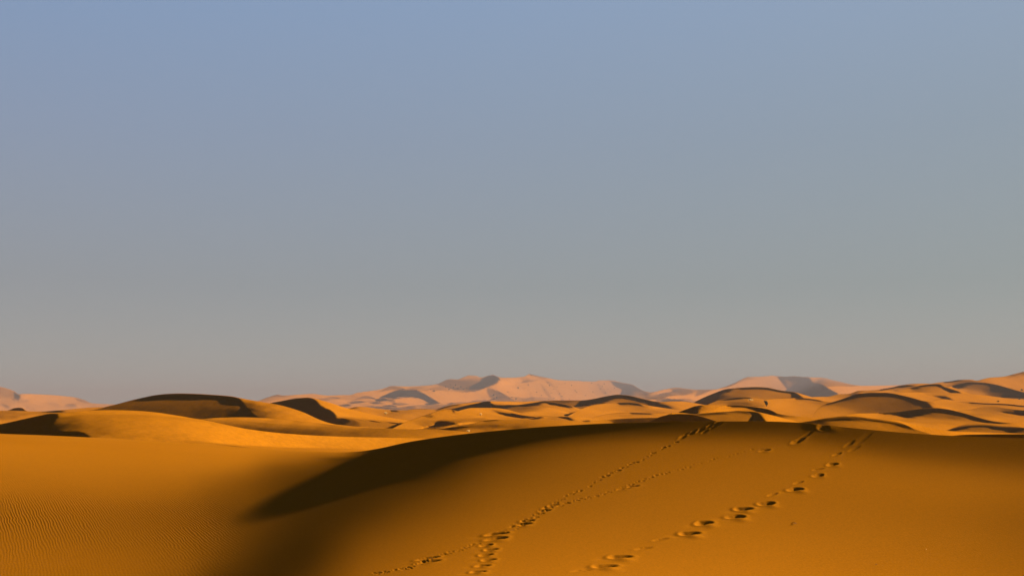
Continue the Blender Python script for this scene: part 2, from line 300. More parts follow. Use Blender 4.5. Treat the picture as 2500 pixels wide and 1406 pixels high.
Y.append(L('I',935,1230,5,14,[(935,1054),(955,1047),(975,1037),(1000,1026),(1030,1016),(1048,1011),(1060,1005.5),(1077,1000.5),(1095,999),(1104,1000),(1120,1005),(1140,1009),(1160,1013),(1191,1020),(1230,1028)],[(960,1050),(1060,1052),(1150,1046),(1230,1036)],[(960,225),(1100,215),(1230,200)],
 [(980,1030,205),(1000,1040,212),(1020,1020,200),(1040,1024,188),(1040,1034,160),(1070,1005,195),(1070,1020,195),(1090,1005,205),(1100,1012,212),(1090,1020,200),(1130,1012,215),(1130,1020,200),(1140,1028,225),(1170,1018,220),(1170,1024,190),(1100,1024,200),(1150,1032,225),(1060,1045,190),(1020,1045,215),(1110,1042,200),(1200,1026,218)],
 [([(1102,999),(1108,1002),(1112,1006),(1108,1007),(1103,1003)],30,.7),([(1034,1016),(1050,1014),(1062,1017),(1050,1018.5)],80,.8),
  ([(1058,1034),(1070,1029),(1085,1027.5),(1100,1030),(1118,1036),(1085,1036)],28,1.5)]))
Y.append(L('K',1040,1500,5,12,[(1040,1017),(1056,1008),(1075,1002),(1110,996),(1140,989),(1165,984),(1190,979),(1197,979),(1201,984.5),(1230,987),(1260,988),(1290,984.5),(1310,981.5),(1331,978.8),(1345,981),(1365,984),(1385,988),(1395,992),(1430,1000),(1460,1004),(1500,1008)],[(1040,1018),(1150,1012),(1240,1014),(1300,1024),(1500,1028)],[(1040,300),(1250,290),(1500,260)],
 [(1060,1006,190),(1100,1000,150),(1180,1000,190),(1240,1000,150),(1270,996,125),(1290,997,140),(1310,991,170),(1330,988,195),(1350,996,215),(1330,1005,222),(1300,1008,222),(1380,1000,222),(1400,1000,228),(1400,1005,200),(1430,1004,215),(1400,1015,225),(1470,1008,200),(1480,1020,225),(1440,1022,225)],
 [([(1085,1002),(1140,990),(1190,979),(1198,980),(1201,985),(1250,988),(1290,985),(1332,979),(1338,982),(1310,988),(1294,992),(1288,991),(1250,993),(1235,997),(1217,999),(1150,1000)],22,.8),
  ([(1335,979.5),(1365,983.5),(1395,991),(1398,996),(1388,995),(1360,988.5),(1340,985)],42,.8),
  ([(1395,1008),(1440,1007),(1480,1009),(1492,1012),(1465,1016.5),(1440,1017),(1410,1013)],38,1.5)]))
Y.append(L('Q',1425,1700,5,8,[(1425,1034),(1445,1021),(1470,1013),(1500,1008.5),(1530,1007),(1560,1007.5),(1590,1008.5),(1650,1007),(1700,1009)],[(1440,1034),(1600,1030),(1700,1020)],[(1440,235),(1700,225)],
 [(1470,1016,205),(1500,1014,195),(1530,1014,190),(1560,1016,200),(1620,1011,205),(1600,1016,205),(1500,1022,215),(1660,1010,220),(1450,1024,215)],
 [([(1535,1008),(1560,1008),(1590,1008.5),(1593,1011),(1560,1011)],52,.7)]))
Y.append(L('Pd',1385,1720,5,12,[(1385,1016),(1400,1008),(1415,1000),(1440,990.5),(1470,985),(1505,982.3),(1530,981.5),(1555,983.5),(1580,989),(1620,995),(1660,1001),(1720,1010)],[(1400,1012),(1500,1018),(1720,1020)],[(1400,280),(1720,260)],
 [(1430,996,215),(1470,992,214),(1500,995,205),(1530,991,180),(1530,998,190),(1560,997,165),(1575,1001,175),(1600,996,228),(1600,1002,180),(1640,1003,205),(1450,1003,218),(1500,1006,222),(1560,1008,205),(1680,1008,215)],
 [([(1506,983),(1530,981.7),(1550,983.5),(1566,988),(1571,992),(1560,991),(1535,986.5),(1512,987)],62,.8)]))
Y.append(L('W',1630,1800,4,9,[(1630,1022),(1643,1014),(1656,1006.5),(1680,997),(1700,990.5),(1715,988.5),(1740,988),(1765,990),(1800,997)],[(1630,1022),(1720,1020),(1800,1014)],[(1630,235),(1800,235)],
 [(1740,995,200),(1760,1000,225),(1760,1008,220),(1735,1006,222),(1720,998,170),(1780,1000,225)],[([(1640,1012),(1656,1006),(1680,997),(1700,990),(1716,989),(1708,1000),(1704,1012),(1690,1020),(1640,1020)],28,1.5)]))
Y.append(L('CC',1945,2270,5,10,[(1945,1034),(1960,1030),(1985,1026),(2010,1021),(2040,1017),(2060,1015),(2090,1016),(2122,1020),(2160,1024),(2190,1029),(2215,1038),(2235,1047),(2270,1058)],[(1945,1042),(2100,1056),(2270,1068)],[(1945,120),(2270,115)],
 [(2000,1034,70),(2040,1032,150),(2080,1034,165),(2120,1036,172),(2150,1038,170),(2160,1046,170),(2200,1046,150),(2050,1018,110),(2100,1019,110)],
 [([(1945,1035),(1990,1027),(2010,1023),(2040,1020.5),(2100,1021),(2150,1026),(2200,1034),(2225,1044),(2232,1050),(2205,1043),(2180,1036),(2130,1029),(2060,1027),(2010,1032),(1980,1040),(1945,1040)],58,1.3)],g=.3))
Y.append(L('U',1640,1970,4,12,[(1640,1008),(1655,1007),(1672,1008),(1690,1010.5),(1720,1008),(1760,1005),(1783,1003.8),(1805,1002),(1826,1003),(1847,1005),(1880,1012),(1920,1022),(1970,1036)],[(1640,1020),(1720,1040),(1970,1050)],[(1640,165),(1800,165),(1970,150)],
 [(1650,1010,225),(1700,1016,180),(1720,1020,150),(1760,1020,148),(1800,1018,152),(1820,1014,150),(1880,1020,236),(1900,1024,238),(1940,1032,236)],
 [([(1690,1011),(1720,1008.5),(1783,1004),(1826,1003),(1846,1005),(1838,1008),(1800,1007.5),(1760,1011),(1725,1015),(1700,1015)],88,.8),
  ([(1846,1005),(1855,1009.5),(1864,1019),(1871,1030),(1868,1042),(1828,1042),(1833,1024),(1838,1018),(1838,1010),(1824,1006)],28,.9)],g=.25))
Y.append(L('V',1740,2060,5,10,[(1740,1008),(1752,994),(1768,989),(1800,989),(1820,990.5),(1850,994),(1875,998.5),(1890,1004),(1900,1009),(1930,1014),(1980,1018),(2020,1021),(2060,1024)],[(1740,1012),(1850,1012),(1900,1028),(2060,1034)],[(1740,215),(2060,200)],
 [(1760,994,225),(1760,1003,225),(1800,998,222),(1830,1002,190),(1850,1006,200),(1905,1014,90),(1930,1018,160),(1960,1020,195),(1925,1024,225),(2000,1022,195),(2030,1026,190)],
 [([(1772,989.5),(1800,989.3),(1850,994.3),(1876,999),(1892,1007),(1897,1013),(1880,1014),(1858,1008),(1838,1000),(1815,994.5),(1785,992.5)],36,.9)]))
Y.append(L('EE',2250,2760,6,10,[(2250,1058),(2290,1053),(2312,1050),(2330,1043.5),(2350,1037.5),(2370,1034.5),(2400,1034),(2440,1038),(2480,1041),(2520,1046),(2760,1050)],[(2250,1066),(2400,1068),(2760,1072)],[(2250,145),(2760,150)],
 [(2300,1056,225),(2340,1050,170),(2390,1047,140),(2400,1054,165),(2440,1053,150),(2480,1055,110),(2520,1055,120),(2700,1058,150)],
 [([(2306,1053),(2330,1045),(2350,1039.5),(2390,1036.5),(2440,1041),(2480,1043),(2510,1046),(2470,1053.5),(2455,1049),(2430,1047),(2408,1041.5),(2370,1042.5),(2335,1051)],26,.8)],g=.25))
Y.append(L('DD',2140,2760,7,9,[(2140,1028),(2165,1024),(2190,1026),(2230,1036),(2270,1044.5),(2310,1050.5),(2340,1053),(2400,1055),(2460,1057),(2760,1062)],[(2140,1056),(2250,1066),(2400,1076),(2760,1078)],[(2140,170),(2250,140),(2400,115),(2760,110)],
 [(2170,1030,225),(2230,1042,228),(2280,1048,226),(2250,1051,200),(2300,1053,205),(2240,1055,228),(2340,1057,232),(2400,1058,230),(2460,1060,220),(2650,1064,210)],
 [([(2232,1046),(2280,1050),(2330,1053),(2300,1054),(2240,1050)],190,1)]))
Y.append(L('BB',2050,2760,6,14,[(2050,1020),(2072,1012),(2100,1008.5),(2140,1008),(2160,1006.5),(2200,1003.5),(2230,999.5),(2260,996.5),(2285,995.5),(2310,998),(2350,1007),(2390,1019),(2430,1028.5),(2470,1031.5),(2520,1031),(2760,1036)],[(2050,1026),(2150,1036),(2250,1056),(2350,1062),(2440,1048),(2760,1052)],[(2050,185),(2300,180),(2500,165),(2760,160)],
 [(2070,1012,215),(2120,1013,222),(2120,1019,225),(2170,1018,200),(2190,1024,215),(2230,1024,195),(2230,1034,230),(2280,1014,135),(2270,1024,180),(2270,1034,212),(2300,1044,228),(2330,1018,125),(2330,1030,190),(2340,1040,215),(2380,1030,165),(2400,1034,200),(2450,1036,205),(2520,1038,210),(2700,1042,200)],
 [([(2143,1009),(2175,1006),(2200,1004),(2202,1014),(2180,1012)],75,.9),
  ([(2200,1004),(2250,997.5),(2280,996),(2310,998.5),(2350,1007.5),(2400,1022),(2440,1030.5),(2470,1032),(2440,1034),(2400,1030),(2370,1022),(2330,1009.5),(2295,1004.5),(2270,1007.5),(2240,1016.5),(2215,1018),(2200,1015)],25,.9)],g=.22))
Y.append(L('GG',2330,2760,6,10,[(2330,1004),(2360,1001),(2390,995),(2410,992),(2430,991.5),(2460,996),(2500,1001),(2760,1004)],[(2330,1014),(2400,1030),(2500,1042),(2760,1046)],[(2330,215),(2760,215)],
 [(2360,1006,205),(2390,1002,165),(2400,1008,190),(2420,1001,160),(2440,1004,155),(2420,1014,205),(2460,1002,110),(2460,1014,195),(2480,1020,215),(2440,1022,225),(2520,1022,215),(2520,1006,40),(2700,1012,150)],
 [([(2478,1001),(2500,1001),(2560,1002),(2560,1012),(2500,1012.5),(2482,1009)],30,1.5)]))
Y.append(L('AA',1976,2500,5,16,[(1976,1030),(1987,1010),(1999,995.5),(2012,987.5),(2040,979),(2057,973.5),(2080,965.5),(2100,960.5),(2130,958),(2160,958),(2180,960),(2206,965.5),(2230,971.5),(2255,978.5),(2268,980),(2308,993),(2348,1004),(2380,1012),(2436,1022),(2500,1030)],[(1976,1032),(2100,1020),(2200,1014),(2290,1008),(2350,1022),(2440,1042),(2500,1046)],[(1990,245),(2200,245),(2500,210)],
 [(2000,1000,195),(2010,1012,200),(2030,995,170),(2050,1005,175),(2060,987,135),(2080,978,115),(2100,985,130),(2120,975,128),(2120,990,128),(2120,1003,135),(2160,975,120),(2180,985,108),(2150,998,112),(2230,982,92),(2230,990,95),(2200,998,105),(2050,1014,200),(2280,992,215),(2310,1000,222),(2340,1008,224),(2380,1018,222),(2420,1026,224),(2470,1032,222)],
 [([(1995,992),(2010,987.5),(2057,973.5),(2085,963.5),(2100,960.5),(2104,966),(2075,973),(2050,980),(2020,989)],36,1.5),
  ([(2095,961.5),(2130,958),(2160,958),(2206,965.5),(2214,973),(2170,966.5),(2130,966),(2095,968)],52,.8),
  ([(2200,964.5),(2230,971.5),(2257,979),(2268,985),(2280,998),(2278,1006),(2258,1006),(2256,994),(2246,984),(2216,973.5)],24,.9)],g=.25))
Y.append(L('X',1730,2080,5,14,[(1730,986),(1740,982),(1754,976.5),(1783,972),(1812,969.3),(1826,970),(1841,971.7),(1864,974.5),(1884,973),(1920,971.5),(1956,971),(1985,973.5),(2000,976),(2030,981),(2080,988)],[(1730,996),(1800,1000),(1880,1020),(1950,1028),(2080,1030)],[(1730,310),(2080,290)],
 [(1745,987,180),(1770,982,160),(1800,977,165),(1790,985,110),(1820,985,105),(1835,977,200),(1850,984,165),(1760,990,205),(1860,980,205),(1880,980,218),(1900,990,220),(1870,1000,214),(1920,980,215),(1930,1000,210),(1960,978,205),(1970,985,190),(1980,995,195),(1960,1012,200),(2000,985,165),(2010,995,185),(2030,988,160),(2020,1005,195),(2020,1015,195),(1900,1008,212)],
 [([(1752,978),(1783,972.3),(1812,969.3),(1826,970),(1842,972),(1815,973),(1785,975.5)],50,.7),
  ([(1925,972),(1956,971),(1985,973.5),(2000,976),(2006,979.5),(1990,979),(1960,975)],80,.8)]))
Y.append(L('M',1180,1720,5,12,[(1180,984),(1195,979),(1240,979.7),(1270,980.5),(1330,978),(1370,977),(1420,977),(1445,974),(1480,967),(1510,963),(1530,964.5),(1570,973),(1600,979.5),(1615,981),(1640,979),(1660,979),(1680,981),(1720,988)],[(1180,994),(1300,990),(1400,998),(1500,996),(1620,1004),(1720,1000)],[(1180,390),(1450,380),(1720,350)],
 [(1220,983,222),(1260,985,220),(1310,981,215),(1340,982,105),(1380,981,95),(1390,986,150),(1405,990,150),(1460,984,205),(1510,977,155),(1540,980,150),(1570,984,125),(1510,985,190),(1600,990,90),(1640,984,210),(1630,992,150),(1660,985,222),(1670,992,210),(1690,990,215),(1700,996,220)],
 [([(1418,977.5),(1445,974),(1480,967),(1510,963),(1530,964.5),(1560,971.5),(1590,978),(1613,981.5),(1600,986),(1580,982.5),(1540,974),(1515,970.5),(1500,973),(1480,981),(1445,988),(1418,992)],22,.9),
  ([(1592,988),(1612,986),(1635,992),(1642,998),(1600,996)],30,2)],g=.25))
Y.append(L('Yd',1680,2010,5,14,[(1680,992),(1700,979),(1740,961),(1776,949),(1790,947.5),(1819,945.2),(1848,944.2),(1874,945.8),(1905,952.5),(1939,956.8),(1960,962.5),(1978,968),(2010,975)],[(1680,994),(1760,984),(1850,984),(2010,984)],[(1680,390),(2010,380)],
 [(1760,970,80),(1790,960,150),(1800,955,150),(1800,965,135),(1790,973,110),(1830,955,165),(1850,962,160),(1880,960,170),(1900,965,168),(1850,972,175),(1920,968,165),(1960,966,228),(1975,970,220)],
 [([(1690,984),(1740,961),(1776,949),(1792,947.5),(1786,953),(1760,963),(1748,974),(1740,986),(1690,992)],24,1.2),
  ([(1788,948),(1819,945.5),(1848,944.5),(1874,946),(1876,951),(1848,950.5),(1815,951)],66,.7),
  ([(1872,946.5),(1905,953),(1939,957),(1946,960.5),(1960,970),(1955,976),(1936,976),(1931,961),(1906,957.5),(1878,951)],28,.8)],g=.28))
Y.append(L('HH',2270,2760,7,9,[(2270,986),(2284,977),(2304,974),(2340,979),(2375,982),(2404,984),(2452,985.5),(2500,990),(2760,998)],[(2270,998),(2400,1004),(2500,1014),(2760,1020)],[(2270,280),(2760,280)],
 [(2300,980,212),(2320,990,215),(2340,984,180),(2360,990,190),(2370,996,215),(2380,986,130),(2420,989,212),(2470,991,210),(2520,996,205),(2700,1004,200)],
 [([(2368,982.5),(2404,984),(2452,985.5),(2500,990),(2540,993),(2500,992.8),(2450,988.3),(2410,988)],30,.7)]))
Y.append(L('II',2160,2760,7,12,[(2160,962),(2200,958.5),(2240,957),(2280,958.5),(2330,959),(2370,961.5),(2400,964),(2440,969.5),(2480,974),(2560,978),(2760,982)],[(2160,974),(2230,984),(2300,1000),(2400,994),(2500,1000),(2760,1008)],[(2160,360),(2760,350)],
 [(2190,962,210),(2230,964,210),(2230,974,205),(2270,970,205),(2300,964,212),(2300,978,208),(2350,966,218),(2350,976,198),(2400,970,222),(2400,980,200),(2450,978,212),(2500,984,210),(2340,986,170),(2700,990,200)],
 [([(2262,962.5),(2290,965.5),(2318,970),(2330,977),(2316,975),(2290,969.5)],62,.8)]))
Y.append(L('JJ',2190,2380,4,9,[(2190,961),(2203,953),(2215,948),(2240,942),(2270,938),(2293,937),(2301,939.5),(2320,945.5),(2340,952),(2380,964)],[(2190,966),(2380,972)],[(2190,430),(2380,420)],
 [(2215,955,195),(2240,952,140),(2260,948,155),(2280,952,175),(2300,955,180),(2320,958,190),(2335,951,220),(2360,962,220)],
 [([(2222,947.5),(2255,940.5),(2290,937),(2302,940.5),(2275,941.5),(2250,944),(2235,950)],36,.8),([(2288,941),(2320,949),(2350,959.5),(2335,960),(2310,952)],42,.8)]))
Y.append(L('NN',2300,2760,6,12,[(2300,948),(2322,942),(2350,935.2),(2372,932.3),(2400,933.5),(2430,938),(2460,946),(2500,957),(2560,965),(2760,972)],[(2300,960),(2380,972),(2500,986),(2760,990)],[(2300,520),(2760,500)],
 [(2320,947,215),(2345,953,220),(2380,948,140),(2380,957,190),(2400,945,125),(2420,952,100),(2430,962,90),(2440,950,75),(2390,962,212),(2460,965,65),(2470,975,190),(2500,980,205),(2500,965,60),(2560,975,120),(2700,980,180)],
 [([(2322,942),(2350,935.4),(2375,932.4),(2410,935),(2460,946.5),(2500,957.5),(2500,964),(2470,953.5),(2430,943.5),(2395,937.5),(2370,937.5),(2345,948)],38,.8),
  ([(2462,969),(2500,957.5),(2560,964),(2500,966)],42,.8)]))
Y.append(L('OO',820,1230,5,7,[(820,1000),(848,997),(862,994),(872,992.5),(890,993),(920,997),(960,1000.5),(985,1001),(1010,998.5),(1040,998),(1062,999.5),(1075,996),(1085,992.5),(1100,988.5),(1130,984.5),(1170,981),(1230,984)],[(820,1012),(960,1026),(1060,1018),(1230,994)],[(820,480),(1230,460)],
 [(850,1004,200),(890,1000,205),(930,1003,190),(900,1010,222),(960,1008,170),(990,1006,170),(1020,1003,190),(1060,1005,195),(1000,1014,205),(1090,994,150),(1110,991,190),(1140,986,200),(1180,985,215)],
 [([(846,998.5),(862,994.2),(876,992.5),(868,996.5),(858,999.5)],32,.7),([(954,1002),(975,1001),(968,1004),(956,1006)],40,.7),([(1060,1001),(1085,993),(1100,989),(1130,985.5),(1105,991),(1080,998)],50,.8)]))
Y.append(L('KK',1960,2330,6,11,[(1960,973),(1990,968.5),(2020,968),(2049,962),(2071,961),(2100,953),(2132,952),(2156,949),(2180,945),(2196,941),(2215,938),(2236,936.4),(2260,936),(2285,939),(2330,946)],[(1960,984),(2100,978),(2330,966)],[(1960,540),(2330,530)],
 [(1990,972,215),(2030,972,195),(2060,968,170),(2080,962,120),(2120,960,205),(2150,958,205),(2170,953,215),(2200,956,190),(2230,952,205),(2230,940,190),(2260,940,215),(2300,945,200),(2030,976,205)],
 [([(2075,961.5),(2100,953.5),(2132,952.3),(2156,949.5),(2196,941.5),(2230,940.5),(2240,942),(2225,945.5),(2190,949),(2150,953.5),(2110,956)],38,.9),([(2180,952),(2190,951),(2196,953),(2186,955)],50,.8)]))
Y.append(L('MM',2250,2760,6,12,[(2250,940),(2268,937),(2300,932.5),(2320,930.5),(2343,927),(2370,926.5),(2385,929),(2400,925),(2415,922),(2450,919),(2475,913),(2500,907),(2560,898),(2660,890),(2760,886)],[(2250,950),(2400,962),(2500,980),(2760,984)],[(2250,660),(2760,620)],
 [(2280,938,195),(2310,936,195),(2335,934,150),(2360,931,165),(2375,932,190),(2400,931,215),(2440,930,218),(2460,940,222),(2490,950,225),(2490,925,212),(2480,915,200),(2560,930,210),(2700,930,200)],
 [([(2450,919),(2475,913),(2500,907.3),(2540,901),(2500,911),(2470,917.5)],62,.7),([(2296,933),(2343,927.5),(2350,928),(2320,933)],70,.7)],g=.3))
# far massif, hazed
Y.append(L('F2',560,2330,6,20,[(560,990),(600,984),(630,978),(655,969),(680,963),(690,965),(730,963),(760,961),(800,965),(840,964),(855,964),(870,959),(890,956),(930,950),(945,945),(955,942),(990,943),(1040,941),(1070,936),(1090,927),(1100,925),(1115,926),(1135,919),(1145,916),(1160,917),(1175,921),(1190,917),(1203,915),(1213,918.5),(1223,921.5),(1236,922),(1280,919),(1293,913),(1310,917),(1340,923),(1365,928),(1400,929),(1450,931),(1467,928),(1490,928),(1520,934),(1545,939),(1560,948),(1575,955),(1590,957),(1620,951),(1650,946),(1680,949),(1700,951),(1750,950),(1757,948),(1790,936),(1828,920),(1860,919),(1885,917),(1915,919),(1935,918),(1965,920),(1980,921),(2000,921),(2040,929),(2090,940),(2110,941.5),(2150,941),(2200,940),(2330,944)],
 [(560,1010),(900,1010),(1100,1012),(1250,996),(1700,1000),(1950,988),(2330,966)],[(560,2300),(900,2300),(1200,2300),(1500,2300),(1700,2600),(2000,2100),(2330,2200)],
 [(600,992,190),(640,976,165),(680,968,160),(680,980,195),(740,970,195),(760,966,188),(800,968,190),(700,990,195),(820,972,190),(860,970,175),(830,980,200),(870,985,190),(900,965,190),(900,975,195),(930,958,195),(930,985,195),(960,990,200),(980,950,200),(1020,947,190),(1060,945,190),(1040,955,195),(1000,980,205),(1030,985,200),(1080,960,205),(1110,965,210),(1090,975,205),(1140,970,210),(1180,960,205),(1180,975,190),(1050,995,195),(1120,985,205),(1150,921,180),(1170,926,175),(1150,930,150),(1240,935,222),(1260,928,215),(1240,950,222),(1270,960,212),(1270,945,200),(1300,920,205),(1280,925,180),(1320,940,200),(1320,960,203),(1360,935,200),(1380,960,203),(1350,975,212),(1420,945,205),(1440,965,205),(1400,970,208),(1470,940,195),(1480,955,190),(1500,960,200),(1570,960,155),(1590,962,200),(1600,970,200),(1570,975,190),(1620,960,200),(1640,970,215),(1700,960,200),(1700,970,215),(1740,955,205),(1740,970,205),(1790,945,190),(1830,930,195),(1830,945,200),(1870,930,195),(1880,945,195),(1790,960,205),(2000,930,215),(2020,940,218),(2060,945,218),(2080,960,220),(2110,950,220),(2180,946,210),(2280,950,200),(900,1000,195),(1000,1000,195),(800,985,190)],
 [([(632,977),(655,969.5),(680,963.5),(695,966),(672,969)],135,1.5),
  ([(860,977),(895,966),(905,968),(928,978),(905,973)],140,1),([(845,983),(870,978),(895,982),(870,985)],135,1),
  ([(925,957),(945,946),(955,942.5),(970,944),(995,951),(945,953)],145,1.5),
  ([(915,977),(935,967),(960,955),(985,952.5),(990,953),(1003,951),(1018,953),(1035,961),(1055,972),(1076,985),(1050,983),(1030,973),(1000,969),(980,970),(960,976),(940,979)],100,1),
  ([(1062,938),(1075,934),(1090,927.5),(1100,926),(1120,928),(1150,930),(1175,926),(1190,918),(1203,916),(1200,930),(1150,952),(1120,955),(1100,950),(1080,943)],135,2),
  ([(1190,920),(1203,915.5),(1215,920),(1219.5,926),(1217,931),(1190,945),(1155,956),(1130,956),(1165,940)],88,1),
  ([(1188,946),(1205,950),(1235,964),(1262,981),(1215,980),(1200,970),(1190,958)],140,2),
  ([(1278,929),(1300,928),(1315,927),(1300,931),(1270,935)],150,1.2),
  ([(1490,930),(1520,934),(1545,939),(1560,948),(1578,957),(1560,963),(1515,963),(1518,950),(1500,942)],115,2.5),
  ([(1545,960),(1555,957),(1568,958),(1590,964),(1570,966)],135,1),
  ([(1600,975),(1625,970),(1645,974),(1665,972),(1690,976),(1690,982),(1600,980)],150,1.2),
  ([(1635,948),(1655,946),(1680,949),(1695,956),(1668,965),(1650,960)],150,3),
  ([(1757,948),(1790,936),(1828,920),(1832,922),(1800,935),(1775,945)],140,1.5),
  ([(1897,919),(1935,918),(1965,920),(1976,922),(1985,934),(2003,937),(2025,950),(2048,962),(2040,968),(1985,970),(1950,957),(1925,952),(1912,938)],112,2),
  ([(1980,940),(2003,937),(2025,950),(2048,962),(2030,967),(1985,969),(1955,958)],98,1),
  ([(885,990),(920,991),(945,994),(970,995),(950,999),(910,995)],135,1.2),([(1020,992),(1050,990),(1078,987),(1060,994),(1040,996)],130,1.2),([(960,1000),(985,993),(1010,996),(980,998)],140,1),
  ([(938,968),(960,973),(965,983),(948,980)],150,1),([(955,985),(985,983),(1000,987),(975,989)],150,.9),([(880,996),(905,994),(930,998),(900,1000)],140,.8),
  ([(1030,1000),(1060,994),(1090,990),(1080,996),(1050,1002)],140,.9),([(1090,984),(1110,982),(1100,988)],150,.8),([(790,972),(815,968),(835,973),(812,974)],150,.9),([(740,982),(765,979),(785,984),(760,985)],160,.9),
  ([(1330,928),(1345,934),(1352,944),(1345,942),(1335,934)],175,1.5),([(1318,935),(1335,950),(1350,975),(1362,985),(1340,970),(1325,950)],180,2),([(1345,935),(1365,960),(1375,985),(1385,990),(1370,965),(1356,945)],178,2),([(1290,950),(1300,965),(1310,985),(1296,975)],188,2),([(1460,935),(1475,950),(1490,968),(1475,962),(1462,948)],178,2.5),
  ([(1700,958),(1740,948),(1760,944),(1730,956),(1698,968)],155,1),([(1660,982),(1690,978),(1715,982),(1690,986)],150,1),([(1805,925),(1830,921),(1850,925),(1820,928),(1800,934)],165,2),([(1918,925),(1935,935),(1930,950),(1922,945)],140,1.5)],g=.45))
Y.append(L('F1',-260,420,6,16,[(-260,935),(-100,938),(0,944),(20,949),(35,955),(46,962),(60,961),(110,963),(130,964),(150,966),(185,970),(205,976),(225,984),(260,986),(300,987),(420,992)],[(-260,1012),(420,1006)],[(-260,2300),(420,2500)],
 [(-200,960,180),(0,955,165),(20,965,165),(-50,975,170),(60,968,212),(100,972,205),(140,975,205),(80,980,200),(30,980,190),(10,985,185),(170,972,195),(120,985,200),(180,990,195),(220,992,190),(260,990,185),(60,990,195),(0,995,205),(40,998,200),(100,998,195),(300,992,185),(360,996,185)],
 [([(35,957),(46,963),(51,967),(46,975),(30,975),(36,965)],112,1),([(50,979),(60,976),(75,981),(60,979)],135,1),([(183,970),(200,975),(220,983),(200,981),(186,976)],150,1.2),([(150,992),(165,987),(184,987),(188,993),(170,994)],135,1),([(0,989),(20,990),(30,998),(12,994)],140,1),([(60,990),(70,995),(85,998),(66,996)],130,1),([(110,983),(140,985),(150,990),(125,988)],150,1)],g=.4))

D_={l['name']:l for l in Y}
for n,dx in dict(D=3,B=4,AA=4,K=3.5,BB=4,Yd=3.5,U=3,F2=4,A=6,CC=4,EE=4,NN=5,M=4,H=4,I=3,Pd=4,X=4,V=3,F1=5,MM=5,JJ=3,II=5).items(): D_[n]['dx']=dx
D_['near']['lam']=(1.6,.55)
D_['F2']['lam']=(.3,.12);D_['F2']['nr']=38;D_['F2']['g']=.25
D_['A']['mu']=.01;D_['BB']['mu']=.015;D_['Pd']['mu']=.015

D_['A']['nr']=40;D_['F2']['mu']=.07
for n in ('Pd','BB'): D_[n].pop('mu',None)

for n in ('F1','F2'): D_[n]['dist']=[(x,d*1.8) for x,d in D_[n]['dist']]
for x in list(c):
    if x<=600:
        a=list(c[x])
        for i in range(0,len(a),2):
            if a[i]<1215: a[i+1]*=1.05
        c[x]=tuple(a)

D_['F2']['polys']=list(D_['F2']['polys'])+[
  ([(868,1001),(890,1000),(915,1003),(890,1005)],125,.7),([(930,990),(950,988),(968,992),(950,993)],120,.7),([(985,994),(1003,991),(1020,994),(1003,996)],120,.7),
  ([(900,984),(925,982),(940,985),(920,987)],130,.7),([(952,995),(968,994),(982,998),(965,999)],125,.7),([(1035,985),(1050,983),(1065,985),(1050,988)],125,.7),
  ([(820,990),(845,987),(862,990),(845,993)],130,.8),([(760,975),(790,972),(810,976),(785,978)],150,.8),([(700,975),(725,970),(745,974),(722,977)],150,.8),
  ([(1075,992),(1095,989),(1112,992),(1092,995)],135,.8),([(1120,990),(1150,987),(1170,990),(1145,992)],150,.8),
  ([(1045,948),(1075,946),(1095,950),(1070,951)],160,.8),([(990,947),(1020,944),(1040,946),(1015,949)],165,.8),
  ([(1295,912.5),(1310,917),(1340,923),(1330,924),(1305,919),(1290,916)],160,.8),([(1700,953),(1730,950),(1752,950),(1725,954)],160,.8),
  ([(1610,978),(1640,973),(1668,978),(1640,981)],120,.8),([(1560,968),(1590,968),(1620,975),(1590,974)],150,.8)]

def lin(r): 
    r=np.asarray(r,float)/255.;return np.where(r<.04045,r/12.92,((r+.055)/1.055)**2.4)
def smoothpoly(poly,k=4):
    P=np.array(poly,float);n=len(P);out=[]
    for i in range(n):
        p0,p1,p2,p3=P[i-1],P[i],P[(i+1)%n],P[(i+2)%n]
        def tan(a,b,c):
            l1=np.hypot(*(b-a))+1e-6;l2=np.hypot(*(c-b))+1e-6
            t=((b-a)/l1*l2+(c-b)/l2*l1)/(l1+l2)   # unit-ish
            return t*max(0.,((b-a)@(c-b))/(l1*l2))  # fades at sharp tips
        l=np.hypot(*(p2-p1));m1=tan(p0,p1,p2)*l;m2=tan(p1,p2,p3)*l
        for j in range(k):
            t=j/k;t2=t*t;t3=t2*t
            out.append((2*t3-3*t2+1)*p1+(t3-2*t2+t)*m1+(-2*t3+3*t2)*p2+(t3-t2)*m2)
    return np.array(out)
def polydist(px,py,poly):
    """signed distance, + inside"""
    poly=smoothpoly(poly);n=len(poly);d=np.full(px.shape,1e9);ins=np.zeros(px.shape,bool)
    for i in range(n):
        a=poly[i];b=poly[(i+1)%n];e=b-a;w=((px-a[0])*e[0]+(py-a[1])*e[1])/max(e@e,1e-9);w=np.clip(w,0,1)
        d=np.minimum(d,np.hypot(px-a[0]-w*e[0],py-a[1]-w*e[1]))
        c=((a[1]>py)!=(b[1]>py))
        xi=a[0]+(py-a[1])/(b[1]-a[1]+1e-12)*e[0]
        ins^=c&(px<xi)
    return np.where(ins,d,-d)
